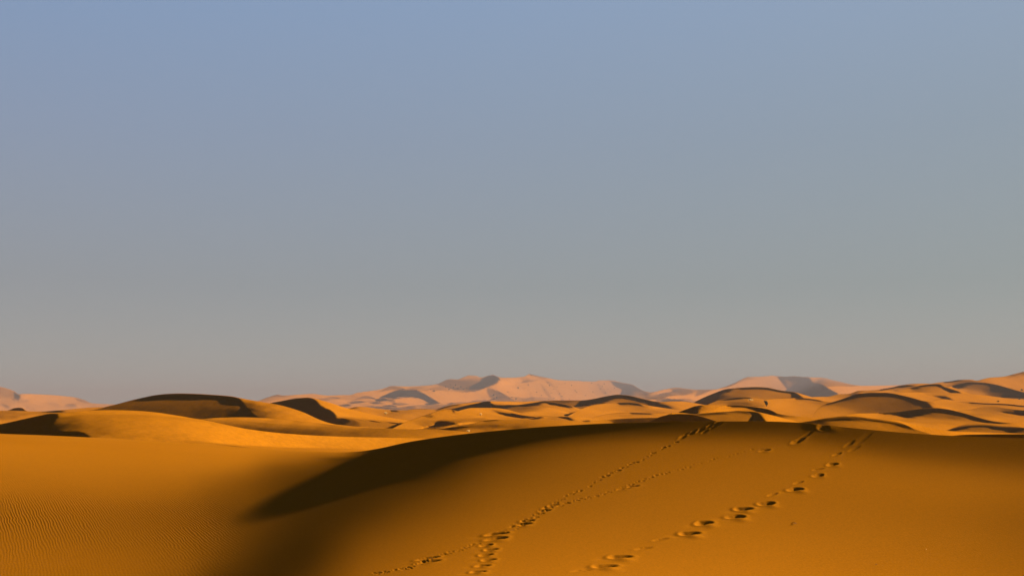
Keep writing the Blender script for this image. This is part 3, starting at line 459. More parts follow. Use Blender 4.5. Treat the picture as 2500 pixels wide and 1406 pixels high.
def shade(Ly,px,py):
    """painted red value at pixels"""
    if 'cols' in Ly:
        c=Ly['cols'];xs=sorted(c);V=np.zeros((len(xs),)+px.shape)
        sil=curve(Ly['sil'],px)
        for k,x in enumerate(xs):
            a=np.array(c[x],float);ys=a[0::2];r=a[1::2]
            s0=curve(Ly['sil'],np.array([float(x)]))[0]
            # shift rows with the silhouette, fading out downwards
            off=(sil-s0);yy=py-off*np.clip(1-(py-sil)/140.,0,1)
            V[k]=np.interp(yy,ys,r)
        i=np.clip(np.searchsorted(xs,px)-1,0,len(xs)-2);X=np.array(xs,float)
        t=np.clip((px-X[i])/(X[i+1]-X[i]),0,1)
        I=np.indices(px.shape)
        R=V[(i,)+tuple(I)]*(1-t)+V[(i+1,)+tuple(I)]*t
    else:
        P=np.array(Ly['pts'],float);num=0;den=1e-12
        for x,y,r in P:
            d2=((px-x)/3.6)**2+(py-y)**2+4.0
            w=1/d2**1.5;num=num+w*r;den=den+w
        R=num/den
    for poly,r,b in Ly['polys']:
        d=polydist(px,py,poly);a=np.clip(.5+d/(2*b),0,1);a=a*a*(3-2*a);R=R*(1-a)+a*r
    return R

import time
ELEV, AZ = SUN_EL, SUN_AZ
S=np.array([np.cos(ELEV)*np.sin(AZ),np.cos(ELEV)*np.cos(AZ),np.sin(ELEV)])
KB=.60; AMB=.022
HAZE_S=.00017; HAZE_L=.29
def grid(l,f=1):
    nc=max(int(round((l['x1']-l['x0'])/l['dx']/f)),6)+1
    u=np.linspace(l['x0'],l['x1'],nc);nr=max(int(round(l['nr']/f)),4)+1
    rho=np.linspace(0,1,nr)
    if l['name']=='near': rho=rho**1.35
    sil=curve(l['sil'],u);bot=curve(l['bot'],u)
    bot=np.maximum(bot+3,sil+5)
    v=sil[None]+rho[:,None]*(bot-sil)[None]
    return u,rho,v
def ops(u,v):
    du=u[1]-u[0]
    vt=.5*(v[:-1,:-1]+v[:-1,1:]);vb=.5*(v[1:,:-1]+v[1:,1:]);dv=vb-vt
    vu=.5*(v[:-1,1:]-v[:-1,:-1]+v[1:,1:]-v[1:,:-1])/du
    qv=[-.5/dv,-.5/dv,.5/dv,.5/dv]
    qr=[-.5/du,.5/du,-.5/du,.5/du]
    return [F*(qr[k]-qv[k]*vu) for k in range(4)],[-F*qv[k] for k in range(4)],(vt+vb)/2
def normals(p,t,a,c):
    k=1+a*p-c*t
    n=np.stack([p,-k,t],-1);L=np.sqrt((n**2).sum(-1))
    nh=n/L[...,None]
    dp=np.stack([np.ones_like(p),-a,np.zeros_like(p)],-1)
    dt=np.stack([np.zeros_like(p),c,np.ones_like(p)],-1)
    def proj(d): return (d-nh*(d*nh).sum(-1)[...,None])/L[...,None]
    return nh,proj(dp),proj(dt)
def target(l,u,vc):
    PX=np.broadcast_to((.5*(u[1:]+u[:-1]))[None],vc.shape)
    R=shade(l,PX,vc)
    D=curve(l['dist'],PX)*(1.0 if l['name'] in ('F1','F2') else 1.5)
    tau=np.exp(-HAZE_S*D) if D.mean()>150 else 1.
    Lr=(lin(R)-(1-tau)*HAZE_L)/tau-AMB
    B=KB*Lr
    return np.clip(B,-1,.72),PX
def solve(l):
    q=None
    fs=(6,3,1.5,1) if l['name'] in('near','A','F2','BB','AA','D','B') else (2,1)
    for k,f in enumerate(fs):
        r=solve1(l,f,q,iters=60 if k==0 else (20 if l["name"]=="near" else 12),inner=100 if k==0 else 110,verbose=(f==1 or l['name']=='near'),first=5 if k==0 else 1)
        q=(r[1],r[2],r[0])
    return r
def solve1(l,f,qi,iters=150,first=4,inner=220,lam=None,verbose=True):
    t0=time.time()
    u,rho,v=grid(l,f);nr,nc=v.shape
    Ap,At,vc=ops(u,v)
    T,PX=target(l,u,vc)
    a=((PX-1250)/F);c=((vc-HY)/F)
    near=l['name']=='near'
    qs=np.log(curve(l['dist'],u))
    # prior: constant slope g along the column
    g=l['g'];q0=np.zeros_like(v);q0[0]=qs
    for i in range(1,nr):
        vm=.5*(v[i]+v[i-1])-HY
        q0[i]=q0[i-1]-(v[i]-v[i-1])/(F*g+vm).clip(60)
    if near:
        Tc=np.clip(T,0,.5)
        gg=np.clip((S[2]-Tc)/.62,-.015,.42)            # slope for a face with no cross fall
        gx=np.concatenate([gg[:,:1],.5*(gg[:,1:]+gg[:,:-1]),gg[:,-1:]],1)
        k=np.exp(-.5*(np.arange(-12,13)/5.)**2);k/=k.sum()
        gx=np.apply_along_axis(lambda r:np.convolve(np.pad(r,12,'edge'),k,'valid'),1,gx)
        q0[-1]=np.log(np.interp(u,[-260,600,1400,2760],[16,17,18,18]))
        for i in range(nr-2,-1,-1):
            vm=.5*(v[i]+v[i+1])-HY
            q0[i]=q0[i+1]+(v[i+1]-v[i])/(F*gx[i]+vm).clip(45)
        print('near prior crest',np.exp(q0[0,::30]).round(),flush=True)
    if qi is not None:
        vi,qq,ui=qi
        tmp=np.stack([np.interp(np.linspace(0,1,nr),np.linspace(0,1,qq.shape[0]),qq[:,k]) for k in range(qq.shape[1])],1)
        q=np.stack([np.interp(u,ui,tmp[k]) for k in range(nr)],0)
        q0=q.copy() if near else q0
    else: q=q0.copy()
    sh=vc.shape;N=q.size
    lx0,ly0=l.get('lam',(.7,.28)) if lam is None else lam
    lamx,lamy=lx0*2**first,ly0*2**first;stage=first
    mu=l.get('mu',.04 if not near else .012)
    W=np.ones(sh)
    def fwd(A,x):
        x=x.reshape(nr,nc)
        return A[0]*x[:-1,:-1]+A[1]*x[:-1,1:]+A[2]*x[1:,:-1]+A[3]*x[1:,1:]
    def adj(A,y):
        o=np.zeros((nr,nc));o[:-1,:-1]+=A[0]*y;o[:-1,1:]+=A[1]*y;o[1:,:-1]+=A[2]*y;o[1:,1:]+=A[3]*y
        return o.ravel()
    def adj2(gp,gt):
        o=np.zeros((nr,nc))
        o[:-1,:-1]+=Ap[0]*gp+At[0]*gt;o[:-1,1:]+=Ap[1]*gp+At[1]*gt
        o[1:,:-1]+=Ap[2]*gp+At[2]*gt;o[1:,1:]+=Ap[3]*gp+At[3]*gt
        return o
    tmin=1/.62
    area=1.0
    def resid(q,jac=False):
        x=q.ravel();p=fwd(Ap,x);t=fwd(At,x)
        tl=np.maximum(t,.05)
        nh,dp,dt=normals(p,tl,a,c)
        B=nh@S;r=B-T
        dark=T<=.004
        floor=-.014 if near else -.05
        act=np.where(dark,np.where(B>floor,1.,.5 if near else 0.),1.)
        r=np.where(dark,act*(B-floor),r)
        R=[W*r]
        sl=np.maximum(tmin-t/(1-c*t*0),0)*.6   # too steep
        R.append(sl)
        # slopes smoothness on the normal
        for k in range(3):
            R.append(lamx*np.diff(nh[...,k],axis=1));R.append(lamy*np.diff(nh[...,k],axis=0))
        R.append(mu*(q-q0))
        R.append(.02*(np.diff(q,axis=1)*F/(u[1]-u[0])*.3)) 
        if not jac: return R
        dpk=[np.ascontiguousarray(dp[...,k]) for k in range(3)];dtk=[np.ascontiguousarray(dt[...,k]) for k in range(3)]
        dBp=(dp@S)*act*W;dBt=(dt@S)*act*W;st=(t<tmin)*-.6
        kk=.02*F/(u[1]-u[0])*.3
        def JTJ(x):
            X=x.reshape(nr,nc);P=fwd(Ap,X);Q=fwd(At,X)
            e=dBp*P+dBt*Q;s2=st*st*Q
            gp=dBp*e;gt=dBt*e+s2
            for k in range(3):
                dn=dpk[k]*P+dtk[k]*Q
                z=np.zeros(sh)
                a=lamx**2*(dn[:,1:]-dn[:,:-1]);z[:,1:]+=a;z[:,:-1]-=a
                a=lamy**2*(dn[1:]-dn[:-1]);z[1:]+=a;z[:-1]-=a
                gp+=dpk[k]*z;gt+=dtk[k]*z
            out=adj2(gp,gt)+mu*mu*X
            a=kk*kk*(X[:,1:]-X[:,:-1]);out[:,1:]+=a;out[:,:-1]-=a
            return out.ravel()
        def JT(o):
            gp=dBp*o[0];gt=dBt*o[0]+st*o[1];j=2
            for k in range(3):
                z=np.zeros(sh)
                z[:,1:]+=lamx*o[j];z[:,:-1]-=lamx*o[j];j+=1
                z[1:]+=lamy*o[j];z[:-1]-=lamy*o[j];j+=1
                gp=gp+dp[...,k]*z;gt=gt+dt[...,k]*z
            out=adj2(gp,gt)+mu*o[j];j+=1
            out[:,1:]+=kk*o[j];out[:,:-1]-=kk*o[j]
            return out.ravel()
        return R,JTJ,JT
    cost=lambda R:sum((r**2).sum() for r in R)
    damp=1e-2;R,J,JT=resid(q,True);C=cost(R)
    C0=C
    for it in range(iters):
        gvec=-JT(R)
        # jacobi preconditioner estimate: diag ~ from Ap,At magnitudes
        d=adj([Ap[k]**2+At[k]**2 for k in range(4)],np.ones(sh))*.02+mu**2
        x=np.zeros(N);r=gvec.copy();z=r/(d*(1+damp));pp=z.copy();rz=r@z
        for k in range(inner):
            Apv=J(pp)+damp*d*pp
            al=rz/(pp@Apv);x+=al*pp;r-=al*Apv
            z=r/(d*(1+damp));rz2=r@z
            if rz2<1e-7*abs(gvec@(gvec/d)):break
            pp=z+rz2/rz*pp;rz=rz2
        qn=q+x.reshape(q.shape)
        Rn=resid(qn);Cn=cost(Rn)
        tn=fwd(At,qn.ravel())
        if Cn<C and tn.min()>.0:
            dc=(C-Cn)/C
            q=qn;C=Cn;damp=max(damp*.3,1e-6);R,J,JT=resid(q,True)
            if dc<4e-3 or (stage and dc<.02):
                if stage==0:
                    if dc<1e-3:break
                else:
                    stage-=1;lamx/=2;lamy/=2;R,J,JT=resid(q,True);C=cost(R);damp=1e-3
        else: damp*=6
        if damp>1e5:
            if stage==0:break
            stage-=1;lamx/=2;lamy/=2;R,J,JT=resid(q,True);C=cost(R);damp=1e-2
    x=q.ravel();p=fwd(Ap,x);t=fwd(At,x);nh,_,_=normals(p,t,a,c);B=nh@S
    dark=T<=.004
    e=np.where(dark,np.maximum(B,0),B-T)
    if verbose: print('%-5s n=%5d it=%2d cost %.2f->%.2f rms %.3f maxslope %.2f depth %.0f..%.0f tmin %.2f  %.1fs'%(l['name'],N,it,C0,C,np.sqrt((e**2).mean()),np.max(1/t-c),np.exp(q.min()),np.exp(q.max()),t.min(),time.time()-t0),flush=True)
    return u,v,q,B,T

from concurrent.futures import ThreadPoolExecutor
with ThreadPoolExecutor(1) as ex:
    big_first = sorted(Y, key=lambda l: -((l['x1']-l['x0'])/l['dx']*l['nr']))
    SOLVED = dict(zip([l['name'] for l in big_first], ex.map(solve, big_first)))
DUNES = [(l['name'], l['x0'], l['x1'], SOLVED[l['name']][2].shape[1], SOLVED[l['name']][2].shape[0], l['sil'], l['bot'], SOLVED[l['name']][2]) for l in Y]
print('relief solved', time.time())
surf = {}

def crest_jitter(u):
    return 0

def build_dune(key, x0, x1, nc, nr, sil, bot, q):
    near = key == 'near'
    px = 1.7 if near else 2.0
    NC = int((x1-x0)/px)+1; u = np.linspace(x0, x1, NC)
    up = 8 if near else 3
    NR = (nr-1)*up+1
    q = cubic(cubic(q, NC, 1), NR, 0)
    rho = np.linspace(0, 1, NR)
    rr = np.interp(rho, np.linspace(0, 1, nr), (np.linspace(0, 1, nr)**1.35) if near else np.linspace(0, 1, nr))
    if near: rr = cubic(np.linspace(0, 1, nr)**1.35, NR, 0)
    # v on the same coarse-to-fine path as the table
    uc = np.linspace(x0, x1, nc); sc = curve(sil, uc); bc = np.maximum(curve(bot, uc)+3, sc+5)
    sf, bf = curve(sil, u), cubic(bc, NC, 0); bf = np.maximum(bf, sf+4)
    v = sf[None]+rr[:, None]*(bf-sf)[None]
    Y = np.exp(q)
    P = np.stack([(u[None]-CX)/F*Y, Y, -(v-HY)/F*Y], -1)
    surf[key] = (u, v, Y)
    return u, v, Y, P

def ground_z(Y): return -6.5-.008*np.abs(Y)

def widen(P, u, v, Y, left, right):
    """the dune runs on beyond the frame: its end profile is carried outwards"""
    out = [P]
    step = np.cumsum(np.geomspace(6, 60, 34))
    if left:
        uu = (u[0]-step)[::-1]; out.insert(0, np.stack([(uu[None]-CX)/F*Y[:, :1], np.repeat(Y[:, :1], len(uu), 1), np.repeat(P[:, :1, 2], len(uu), 1)], -1))
    if right:
        uu = u[-1]+step; out.append(np.stack([(uu[None]-CX)/F*Y[:, -1:], np.repeat(Y[:, -1:], len(uu), 1), np.repeat(P[:, -1:, 2], len(uu), 1)], -1))
    return np.concatenate(out, 1)

def slope_ends(P, slope=.42, n=7):
    # left and right the dune slopes down to the ground
    out = [P]
    for side, col in ((-1, P[:, 0]), (1, P[:, -1])):
        s = np.maximum(col[:, 2]-ground_z(col[:, 1])+1.0, .1)/slope
        cs = []
        for k in range(1, n+1):
            w = (k/n)**1.5*s
            cs.append(np.stack([col[:, 0]+side*w, col[:, 1]+.3*w, col[:, 2]-slope*w], 1))
        if side < 0: out.insert(0, np.stack(cs[::-1], 1))
        else: out.append(np.stack(cs, 1))
    return np.concatenate(out, 1)

def backside(P, slope, n=10):
    """the lee of the crest, falling away from the viewer to the desert floor"""
    c = P[0]; dist = np.linalg.norm(c[:, :2], axis=1, keepdims=True); d = c[:, :2]/dist
    total = np.maximum(c[:, 2:]-ground_z(c[:, 1:2])+1.0, .5)/slope
    rows = []
    for k in range(n, 0, -1):
        s = (k/n)**2*total
        zf = s*slope*np.clip(s/(total*.08)+.45, 0, 1)
        rows.append(np.concatenate([c[:, :2]+d*s, c[:, 2:]-zf], 1))
    return np.concatenate([np.stack(rows), P], 0)

def foot(P, slope=.45, n=5):
    """below the part in view the near side runs down to the desert floor as well"""
    c = P[-1]; dist = np.linalg.norm(c[:, :2], axis=1, keepdims=True); d = c[:, :2]/dist
    s = np.minimum(np.maximum(c[:, 2:]-ground_z(c[:, 1:2])+1.0, .1)/slope, .5*dist)
    rows = [np.concatenate([c[:, :2]-d*s*k/n, c[:, 2:]-slope*s*k/n], 1) for k in range(1, n+1)]
    return np.concatenate([P, np.stack(rows)], 0)

def at_pixel(key, px, py):
    """point of a dune's surface seen at a photo pixel"""
    u, v, Y = surf[key]
    j = int(np.clip(round((px-u[0])/(u[1]-u[0])), 0, len(u)-1))
    y = float(np.interp(py, v[:, j], Y[:, j]))
    return Vector(((px-CX)/F*y, y, -(py-HY)/F*y))

# footprints: (photo px, py, length m, width m, depth m, azimuth deg from ahead, ejecta)
def big(pts, L, W, D, az, e=.5): return [(x, y, L, W, D, az, e) for x, y in pts]
PRINTS = []
# walker going up the slope
PRINTS += big([(1475,1382),(1512,1359),(1682,1302),(1718,1276),(1798,1261),(1814,1242),(1872,1229),(1943,1194)], .44, .22, .075, 52, .7)
PRINTS += big([(1998,1160),(2032,1133)], .42, .18, .05, 48, .5)
PRINTS += big([(1420,1392),(1570,1338),(1612,1316),(1887,1206),(1950,1177),(1998,1145),(2044,1108)], .42, .09, .028, 48, .3)
PRINTS += big([(2084,1096),(2074,1083)], .6, .11, .014, 44, .2)
# second walker, short steps, turning up the slope
PRINTS += big([(1166,1395),(1178,1380),(1192,1366),(1186,1354),(1198,1341),(1188,1330)], .26, .15, .050, 52, .7)
PRINTS += big([(1214,1314),(1210,1303)], .44, .2, .065, 55, .7)
PRINTS += big([(1045,1362),(1050,1370)], .38, .16, .05, 58, .6)
PRINTS += big([(1287,1271),(1280,1279)], .3, .15, .045, 52, .6)
PRINTS += big([(1336,1238),(1332,1246),(1350,1233)], .3, .1, .03, 55, .5)
PRINTS += big([(1523,1192),(1543,1187)], .36, .12, .034, 60, .5)
PRINTS += big([(1868,1099)], .4, .12, .035, 48, .6)
PRINTS += big([(1946,1077)], .6, .17, .028, 45, .4)
PRINTS += big([(1672,1062),(1690,1056),(1712,1049),(1733,1040),(1750,1032)], .45, .11, .02, 42, .3)
PRINTS += big([(1665,1069),(1722,1053),(1742,1042),(1757,1034)], .36, .09, .014, 42, .3)
PRINTS += big([(2010,1042)], .45, .28, .026, 30, .2)
PRINTS += big([(1968,1062),(1958,1070)], 1.0, .12, .008, 42, .2)
PRINTS += big([(2122,1058),(2108,1072)], 1.0, .12, .006, 42, .1)
def trail(pts, step_px, L, W, D, az, seed):
    """small paired prints of an animal along a line"""
    r = random.Random(seed); out = []
    for (xa, ya), (xb, yb) in zip(pts[:-1], pts[1:]):
        n = max(1, int(math.hypot(xb-xa, yb-ya)/step_px))
        for k in range(n):
            if r.random() < .13: continue
            t = (k+r.uniform(-.2, .2))/n; side = 1.6 if (k % 2) else -1.6
            s = r.uniform(.75, 1.35)
            out.append((xa+(xb-xa)*t, ya+(yb-ya)*t+side*r.uniform(.5, 1.3), L*s*.8, W*s*.75, D*s*.72, az+r.uniform(-12, 12), .3))
    return out
PRINTS += trail([(915,1399),(960,1392),(1000,1386),(1035,1370),(1060,1360),(1110,1345),(1160,1329),(1200,1308),(1240,1288),(1285,1268),(1335,1238),(1390,1207)], 9, .14, .07, .022, 60, 1)
PRINTS += trail([(985,1388),(1010,1384)], 8, .3, .1, .03, 60, 8)
PRINTS += trail([(1390,1207),(1432,1190),(1470,1166),(1502,1150),(1545,1131),(1578,1116),(1606,1100),(1640,1084),(1662,1072)], 9, .16, .08, .03, 50, 2)
PRINTS += trail([(1240,1300),(1290,1274),(1330,1247),(1365,1236),(1400,1222),(1450,1211),(1500,1197),(1560,1175),(1600,1162),(1655,1147)], 8, .12, .065, .024, 58, 3)
PRINTS += trail([(1655,1147),(1700,1133),(1750,1119),(1800,1108),(1835,1098),(1868,1097),(1884,1090)], 9, .12, .06, .02, 55, 4)

def press_tracks(P):
    P = P.copy(); base = P.copy()
    X, Yy = base[..., 0], base[..., 1]
    dz = np.zeros(X.shape)
    rng = random.Random(5)
    # lumps kicked up on the crest where people crossed
    for x, y, r, h in ((1990, 1038, .14, .009), (2034, 1045, .18, .008), (1976, 1036, .2, .006)):
        c = at_pixel('near', x, y)
        dz += h*np.exp(-((X-c.x)**2+(Yy-c.y)**2*.6)/(r*r))
    for (px, py, Ln, W, D, az, ej) in PRINTS:
        Ln, W, D = Ln*.88, W*.88, D*(.72 if D > .04 else .85)
        c = at_pixel('near', px, py)
        a = math.radians(az+rng.uniform(-6, 6))
        m = 2.6*Ln
        sel = (np.abs(X-c.x) < m) & (np.abs(Yy-c.y) < m)
        rows = np.where(sel.any(1))[0]; cols = np.where(sel.any(0))[0]
        if not len(rows): continue
        sl = (slice(rows[0], rows[-1]+1), slice(cols[0], cols[-1]+1))
        x, y = X[sl]-c.x, Yy[sl]-c.y
        s = x*math.sin(a)+y*math.cos(a); t = x*math.cos(a)-y*math.sin(a)   # along the step, across it
        wob = 1+.18*np.sin(np.arctan2(t, s)*3+px)
        r2 = ((s/(Ln*.5))**2+(t/(W*.5))**2)*wob
        # sole: steep toe end, long ramp out behind
        pit = -.88*D*np.exp(-r2**1.7*.75)*(1-.12*np.tanh(s/(Ln*.3)))
        rim = D*.22*np.exp(-((np.sqrt(r2)-1.45)/.38)**2)
        k = rng.uniform(.7, 1.2)
        lump = ej*D*.55*k*np.exp(-(((s+Ln*.15)/(Ln*.42))**2+((t-W*1.15)/(W*.6))**2))
        drag = ej*D*.25*np.exp(-(((s+Ln*.9)/(Ln*.5))**2+(t/(W*.5))**2))
        dz[sl] += pit+rim+lump-drag
    P[..., 2] += dz
    return P


# nearer ridges first: each farther one is set back until it clears the ridge in front of it
FRONT = ['near','FF','A','T','CC','DD','C','EE','G','R','B','U','I','H','D','V','W','Q','BB','Pd','K','GG','AA','HH','X','PP','QQ','OO','M','Yd','II','JJ','NN','KK','MM','F2','F1']
recs = {r[0]: r for r in DUNES}
EU = np.arange(-280, 2790, 5.0); EV = np.arange(880, 1500, 1.0)
env = np.zeros((len(EV), len(EU))); SET_BACK = {}
for key in FRONT:
    u, v, Y, P = build_dune(*recs[key])
    new = np.full(env.shape, np.nan)
    for k, x in enumerate(EU):
        if x < u[0] or x > u[-1]: continue
        j = int(round((x-u[0])/(u[1]-u[0])))
        new[:, k] = np.interp(EV, v[:, j], Y[:, j], left=np.nan, right=np.nan)
    have = ~np.isnan(new); both = have & (env > 0)
    inner = env > 0; inner[12:] &= env[:-12] > 0; inner[:12] = False
    inner[:, 2:] &= env[:, :-2] > 0; inner[:, :-2] &= env[:, 2:] > 0
    lip = both & ~inner                                  # just behind the front ridge's outline
    shift = {'X': .14, 'D': .10}.get(key, 0.0); base_shift = shift
    if lip.any():
        d = np.log(env[lip]/new[lip]); shift = float(np.clip(np.percentile(d, 99.7)+.01, 0, 1.0))+base_shift
    SET_BACK[key] = shift
    f = math.exp(shift); Y = Y*f; new = new*f
    # what lies hidden behind the front ridge never comes through it
    ii = np.clip(np.round(v-EV[0]).astype(int), 0, len(EV)-1); jj = np.broadcast_to(np.clip(np.round((u-EU[0])/5).astype(int), 0, len(EU)-1)[None], v.shape)
    deep = env.copy(); deep[3:] = np.where(env[:-3] > 0, env[3:], 0); deep[:3] = 0
    lim = deep[ii, jj]*1.012
    Y = np.where((lim > 0) & (Y < lim), lim, Y)
    new = np.where(env > 0, np.fmax(new, env), new)
    env = np.where(have, np.fmax(env, new), env)
    P = np.stack([(u[None]-CX)/F*Y, Y, -(v-HY)/F*Y], -1)
    surf[key] = (u, v, Y)
    if key == 'near':
        P = press_tracks(P)
        P = slope_ends(widen(P, u, v, Y, True, True))
        P = backside(P, .32, 14)
        # carry the sand on under and behind the camera
        b = P[-1]; ext = []
        for k in range(1, 9):
            w = k/8.0
            ext.append(np.stack([b[:, 0]*(1+.15*w), b[:, 1]*(1-w)+(-14)*w, b[:, 2]-.15*w], 1))
        P = np.concatenate([P, np.stack(ext)], 0)
        o = grid_mesh('sand_dune', P, near_sand)
        nr_, nc_ = P.shape[:2]
        X, Yy = P[..., 0], P[..., 1]
        pxs = X/np.maximum(Yy, 1)*F+CX; pys = HY-P[..., 2]/np.maximum(Yy, 1)*F
        def sst(a, b_, x): t = np.clip((x-a)/(b_-a), 0, 1); return t*t*(3-2*t)
        # ripple fields lie where the wind grazes the left flank, and along the foot of the slope on the right
        left = (1-sst(5.0-.0*X, 9.0, X+Yy*.30+fbm(X*.25, Yy*.25, 3)*1.5))*1.0
        rl = sst(1104, 1165, pys+12*fbm(X*.3, Yy*.3, 9))*(1-sst(600, 880, pxs-1.6*np.clip(1150-pys, -90, 60)))*(1-.75*sst(1270, 1380, pys+14*fbm(X*.4, Yy*.4, 19)))
        bare = 1-sst(.6, 1.0, 1-((pxs+30)/110)**2-((pys-1243)/20)**2)
        rl = rl*bare
        rr_ = .4*sst(1130,1260,pys)*sst(1000,1200,pxs)+sst(1290, 1380, pys+(1700-pxs)*.02+18*fbm(X*.5, Yy*.5, 11))*sst(1120, 1330, pxs)*(.85-.35*sst(2100, 2500, pxs))
        for nm, a in (('ripple_left', rl), ('ripple_right', rr_)):
            at = o.data.attributes.new(nm, 'FLOAT', 'POINT'); at.data.foreach_set('value', a.astype(np.float32).ravel())
    else:
        far = key in ('F1', 'F2')
        D = float(np.median(Y))
        # gentle unevenness of the real surface, away from the crest line
        X, Yy = P[..., 0], P[..., 1]
        if far:
            amp = 2.6*fbm(X/60, Yy/130, 5, octs=5)
        else:
            amp = .0006*D*fbm(X/(.045*D), Yy/(.06*D), 5)
        P[..., 2] += amp*np.linspace(0, 1, P.shape[0])[:, None]**.5
        P = widen(P, u, v, Y, u[0] < -150, u[-1] > 2700)
        P = foot(backside(slope_ends(P), .5, 10))
        o = grid_mesh('sand_dune', P, far_sand if far else dune_sand)
    o['kind'] = 'structure'

# the sand sea between and beyond the dunes
gy = np.concatenate([np.linspace(-400, 80, 20), np.geomspace(100, 12000, 60)])
gx = np.linspace(-1, 1, 61)
GX = gx[None]*(900+gy[:, None].clip(0)*.9); GY = np.broadcast_to(gy[:, None], GX.shape)
GZ = -6.5-.008*np.abs(GY)+.6*fbm(GX/60, GY/60, 21)*np.clip(np.abs(GY)/200, 0, 1)
g = grid_mesh('desert_ground', np.stack([GX, GY, GZ], -1)[::-1], dune_sand); g['kind'] = 'structure'
# ------------------------------------------------------------------ desert plants and litter
def mesh_obj(name, verts, faces, mat, parent=None, smooth=False):
    me = bpy.data.meshes.new(name); me.from_pydata(verts, [], faces); me.update()
    if smooth: me.polygons.foreach_set('use_smooth', [True]*len(me.polygons))
    me.materials.append(mat)
    o = bpy.data.objects.new(name, me); coll.objects.link(o)
    if parent: o.parent = parent
    return o

def tube(V, Fc, pts, r0, r1, n=5):
    """tapered stem along a polyline"""
    base = len(V)
    for i, p in enumerate(pts):
        r = r0+(r1-r0)*i/(len(pts)-1)
        d = (Vector(pts[min(i+1, len(pts)-1)])-Vector(pts[max(i-1, 0)])).normalized()
        a = d.orthogonal().normalized(); b = d.cross(a)
        for k in range(n):
            t = 2*math.pi*k/n; q = Vector(p)+a*math.cos(t)*r+b*math.sin(t)*r; V.append(tuple(q))
    for i in range(len(pts)-1):
        for k in range(n):
            Fc.append((base+i*n+k, base+i*n+(k+1) % n, base+(i+1)*n+(k+1) % n, base+(i+1)*n+k))
    Fc.append(tuple(base+(len(pts)-1)*n+k for k in range(n)))

bark = plain_material('dry_bark', (.12, .08, .045))
dark_leaf = plain_material('dark_green_leaf', (.055, .065, .025), scale=3, trans=.25)
olive_leaf = plain_material('olive_leaf', (.13, .13, .05), scale=3, trans=.4)
pale_leaf = plain_material('dry_pale_leaf', (.5, .42, .16), scale=3, trans=.5)
twig_mat = plain_material('dead_twig_wood', (.05, .03, .02))
straw = plain_material('bleached_straw', (.62, .45, .18), trans=.55)

def empty(name, loc, label, cat, group=None):
    e = bpy.data.objects.new(name, None); coll.objects.link(e); e.location = loc; e['label'] = label; e['category'] = cat
    if group: e['group'] = group
    return e

def shrub(name, loc, height, width, lean, leaf, label, cat, seed, nb=16, leaves=22, leafsize=.12, group=None, twigs=True):
    """branches fanning from one foot; narrow leaves crowd their outer halves"""
    r = random.Random(seed); root = empty(name, loc, label, cat, group)
    V, Fc, LV, LF = [], [], [], []
    for b in range(nb):
        az = r.uniform(0, 2*math.pi); spread = r.uniform(.05, 1)**.7*width*.5
        h = height*r.uniform(.55, 1)*(1-.35*(spread/(width*.5))**2)
        tip = Vector((math.cos(az)*spread+lean*h, math.sin(az)*spread, h))
        mid = Vector((tip.x*.35, tip.y*.35, h*.55)); pts = [Vector((r.uniform(-.03, .03), r.uniform(-.03, .03), -.15)), mid*.5, mid, tip]
        tube(V, Fc, pts, .022*height, .006*height)
        for k in range(leaves):
            t = r.uniform(.3, 1.03); p = pts[1].lerp(pts[2], min(1, t*2)) if t < .5 else pts[2].lerp(pts[3], (t-.5)*2)
            p = p+Vector([r.gauss(0, .05*width) for _ in range(3)])
            p.z = max(p.z, .02)
            d = Vector((r.gauss(0, 1)+lean, r.gauss(0, 1), r.uniform(.1, 1.4))).normalized()*leafsize*r.uniform(.6, 1.4)
            s = d.orthogonal().normalized()*leafsize*r.uniform(.16, .3)
            s.rotate(__import__('mathutils').Quaternion(d.normalized(), r.uniform(0, 6.28)))
            i = len(LV); LV.extend([tuple(p), tuple(p+d*.5+s), tuple(p+d), tuple(p+d*.5-s)]); LF.append((i, i+1, i+2, i+3))
    if twigs: mesh_obj('branches', V, Fc, bark, root)
    f = mesh_obj('foliage', LV, LF, leaf, root)
    return root

def mpp(p): return p.y/F       # metres per photo pixel at a point

p = at_pixel('X', 1872, 992); s = mpp(p)
shrub('desert_shrub', p, 17*s, 11*s, -.25, dark_leaf, 'dark green upright shrub alone on bright sand, with a thin shadow to its left', 'shrub', 3, nb=20, leaves=46, leafsize=1.9*s)
p = at_pixel('X', 2042, 998.5); s = mpp(p)
shrub('desert_shrub', p, 11*s, 14*s, .0, olive_leaf, 'low rounded olive shrub at the foot of the broad brown dune face', 'shrub', 8, nb=22, leaves=34, leafsize=1.5*s)
def hump(key, px, py, w, h, seed):
    pass
p = at_pixel('CC', 1962, 1030); p = at_pixel('X', 1929, 1026); s = mpp(p)
shrub('grass_tuft', p, 7*s, 9*s, .2, pale_leaf, 'smallest pale yellow green tuft just behind the dark crest, leftmost of the tufts there', 'tuft', 4, nb=12, leaves=14, leafsize=2.2*s)
for i, (x, y, w, h, lab) in enumerate(((1944, 1027, 9, 6.5, 'pale green tuft in the middle of the row peeking over the dark crest'), (1953, 1026.5, 11, 7, 'wider pale green tuft at the right end of the row peeking over the dark crest'))):
    p = at_pixel('X', x, y); s = mpp(p)
    shrub('grass_tuft', p, h*s, w*s, .1*i, pale_leaf, lab, 'tuft', 14+i, nb=12, leaves=14, leafsize=2.2*s)
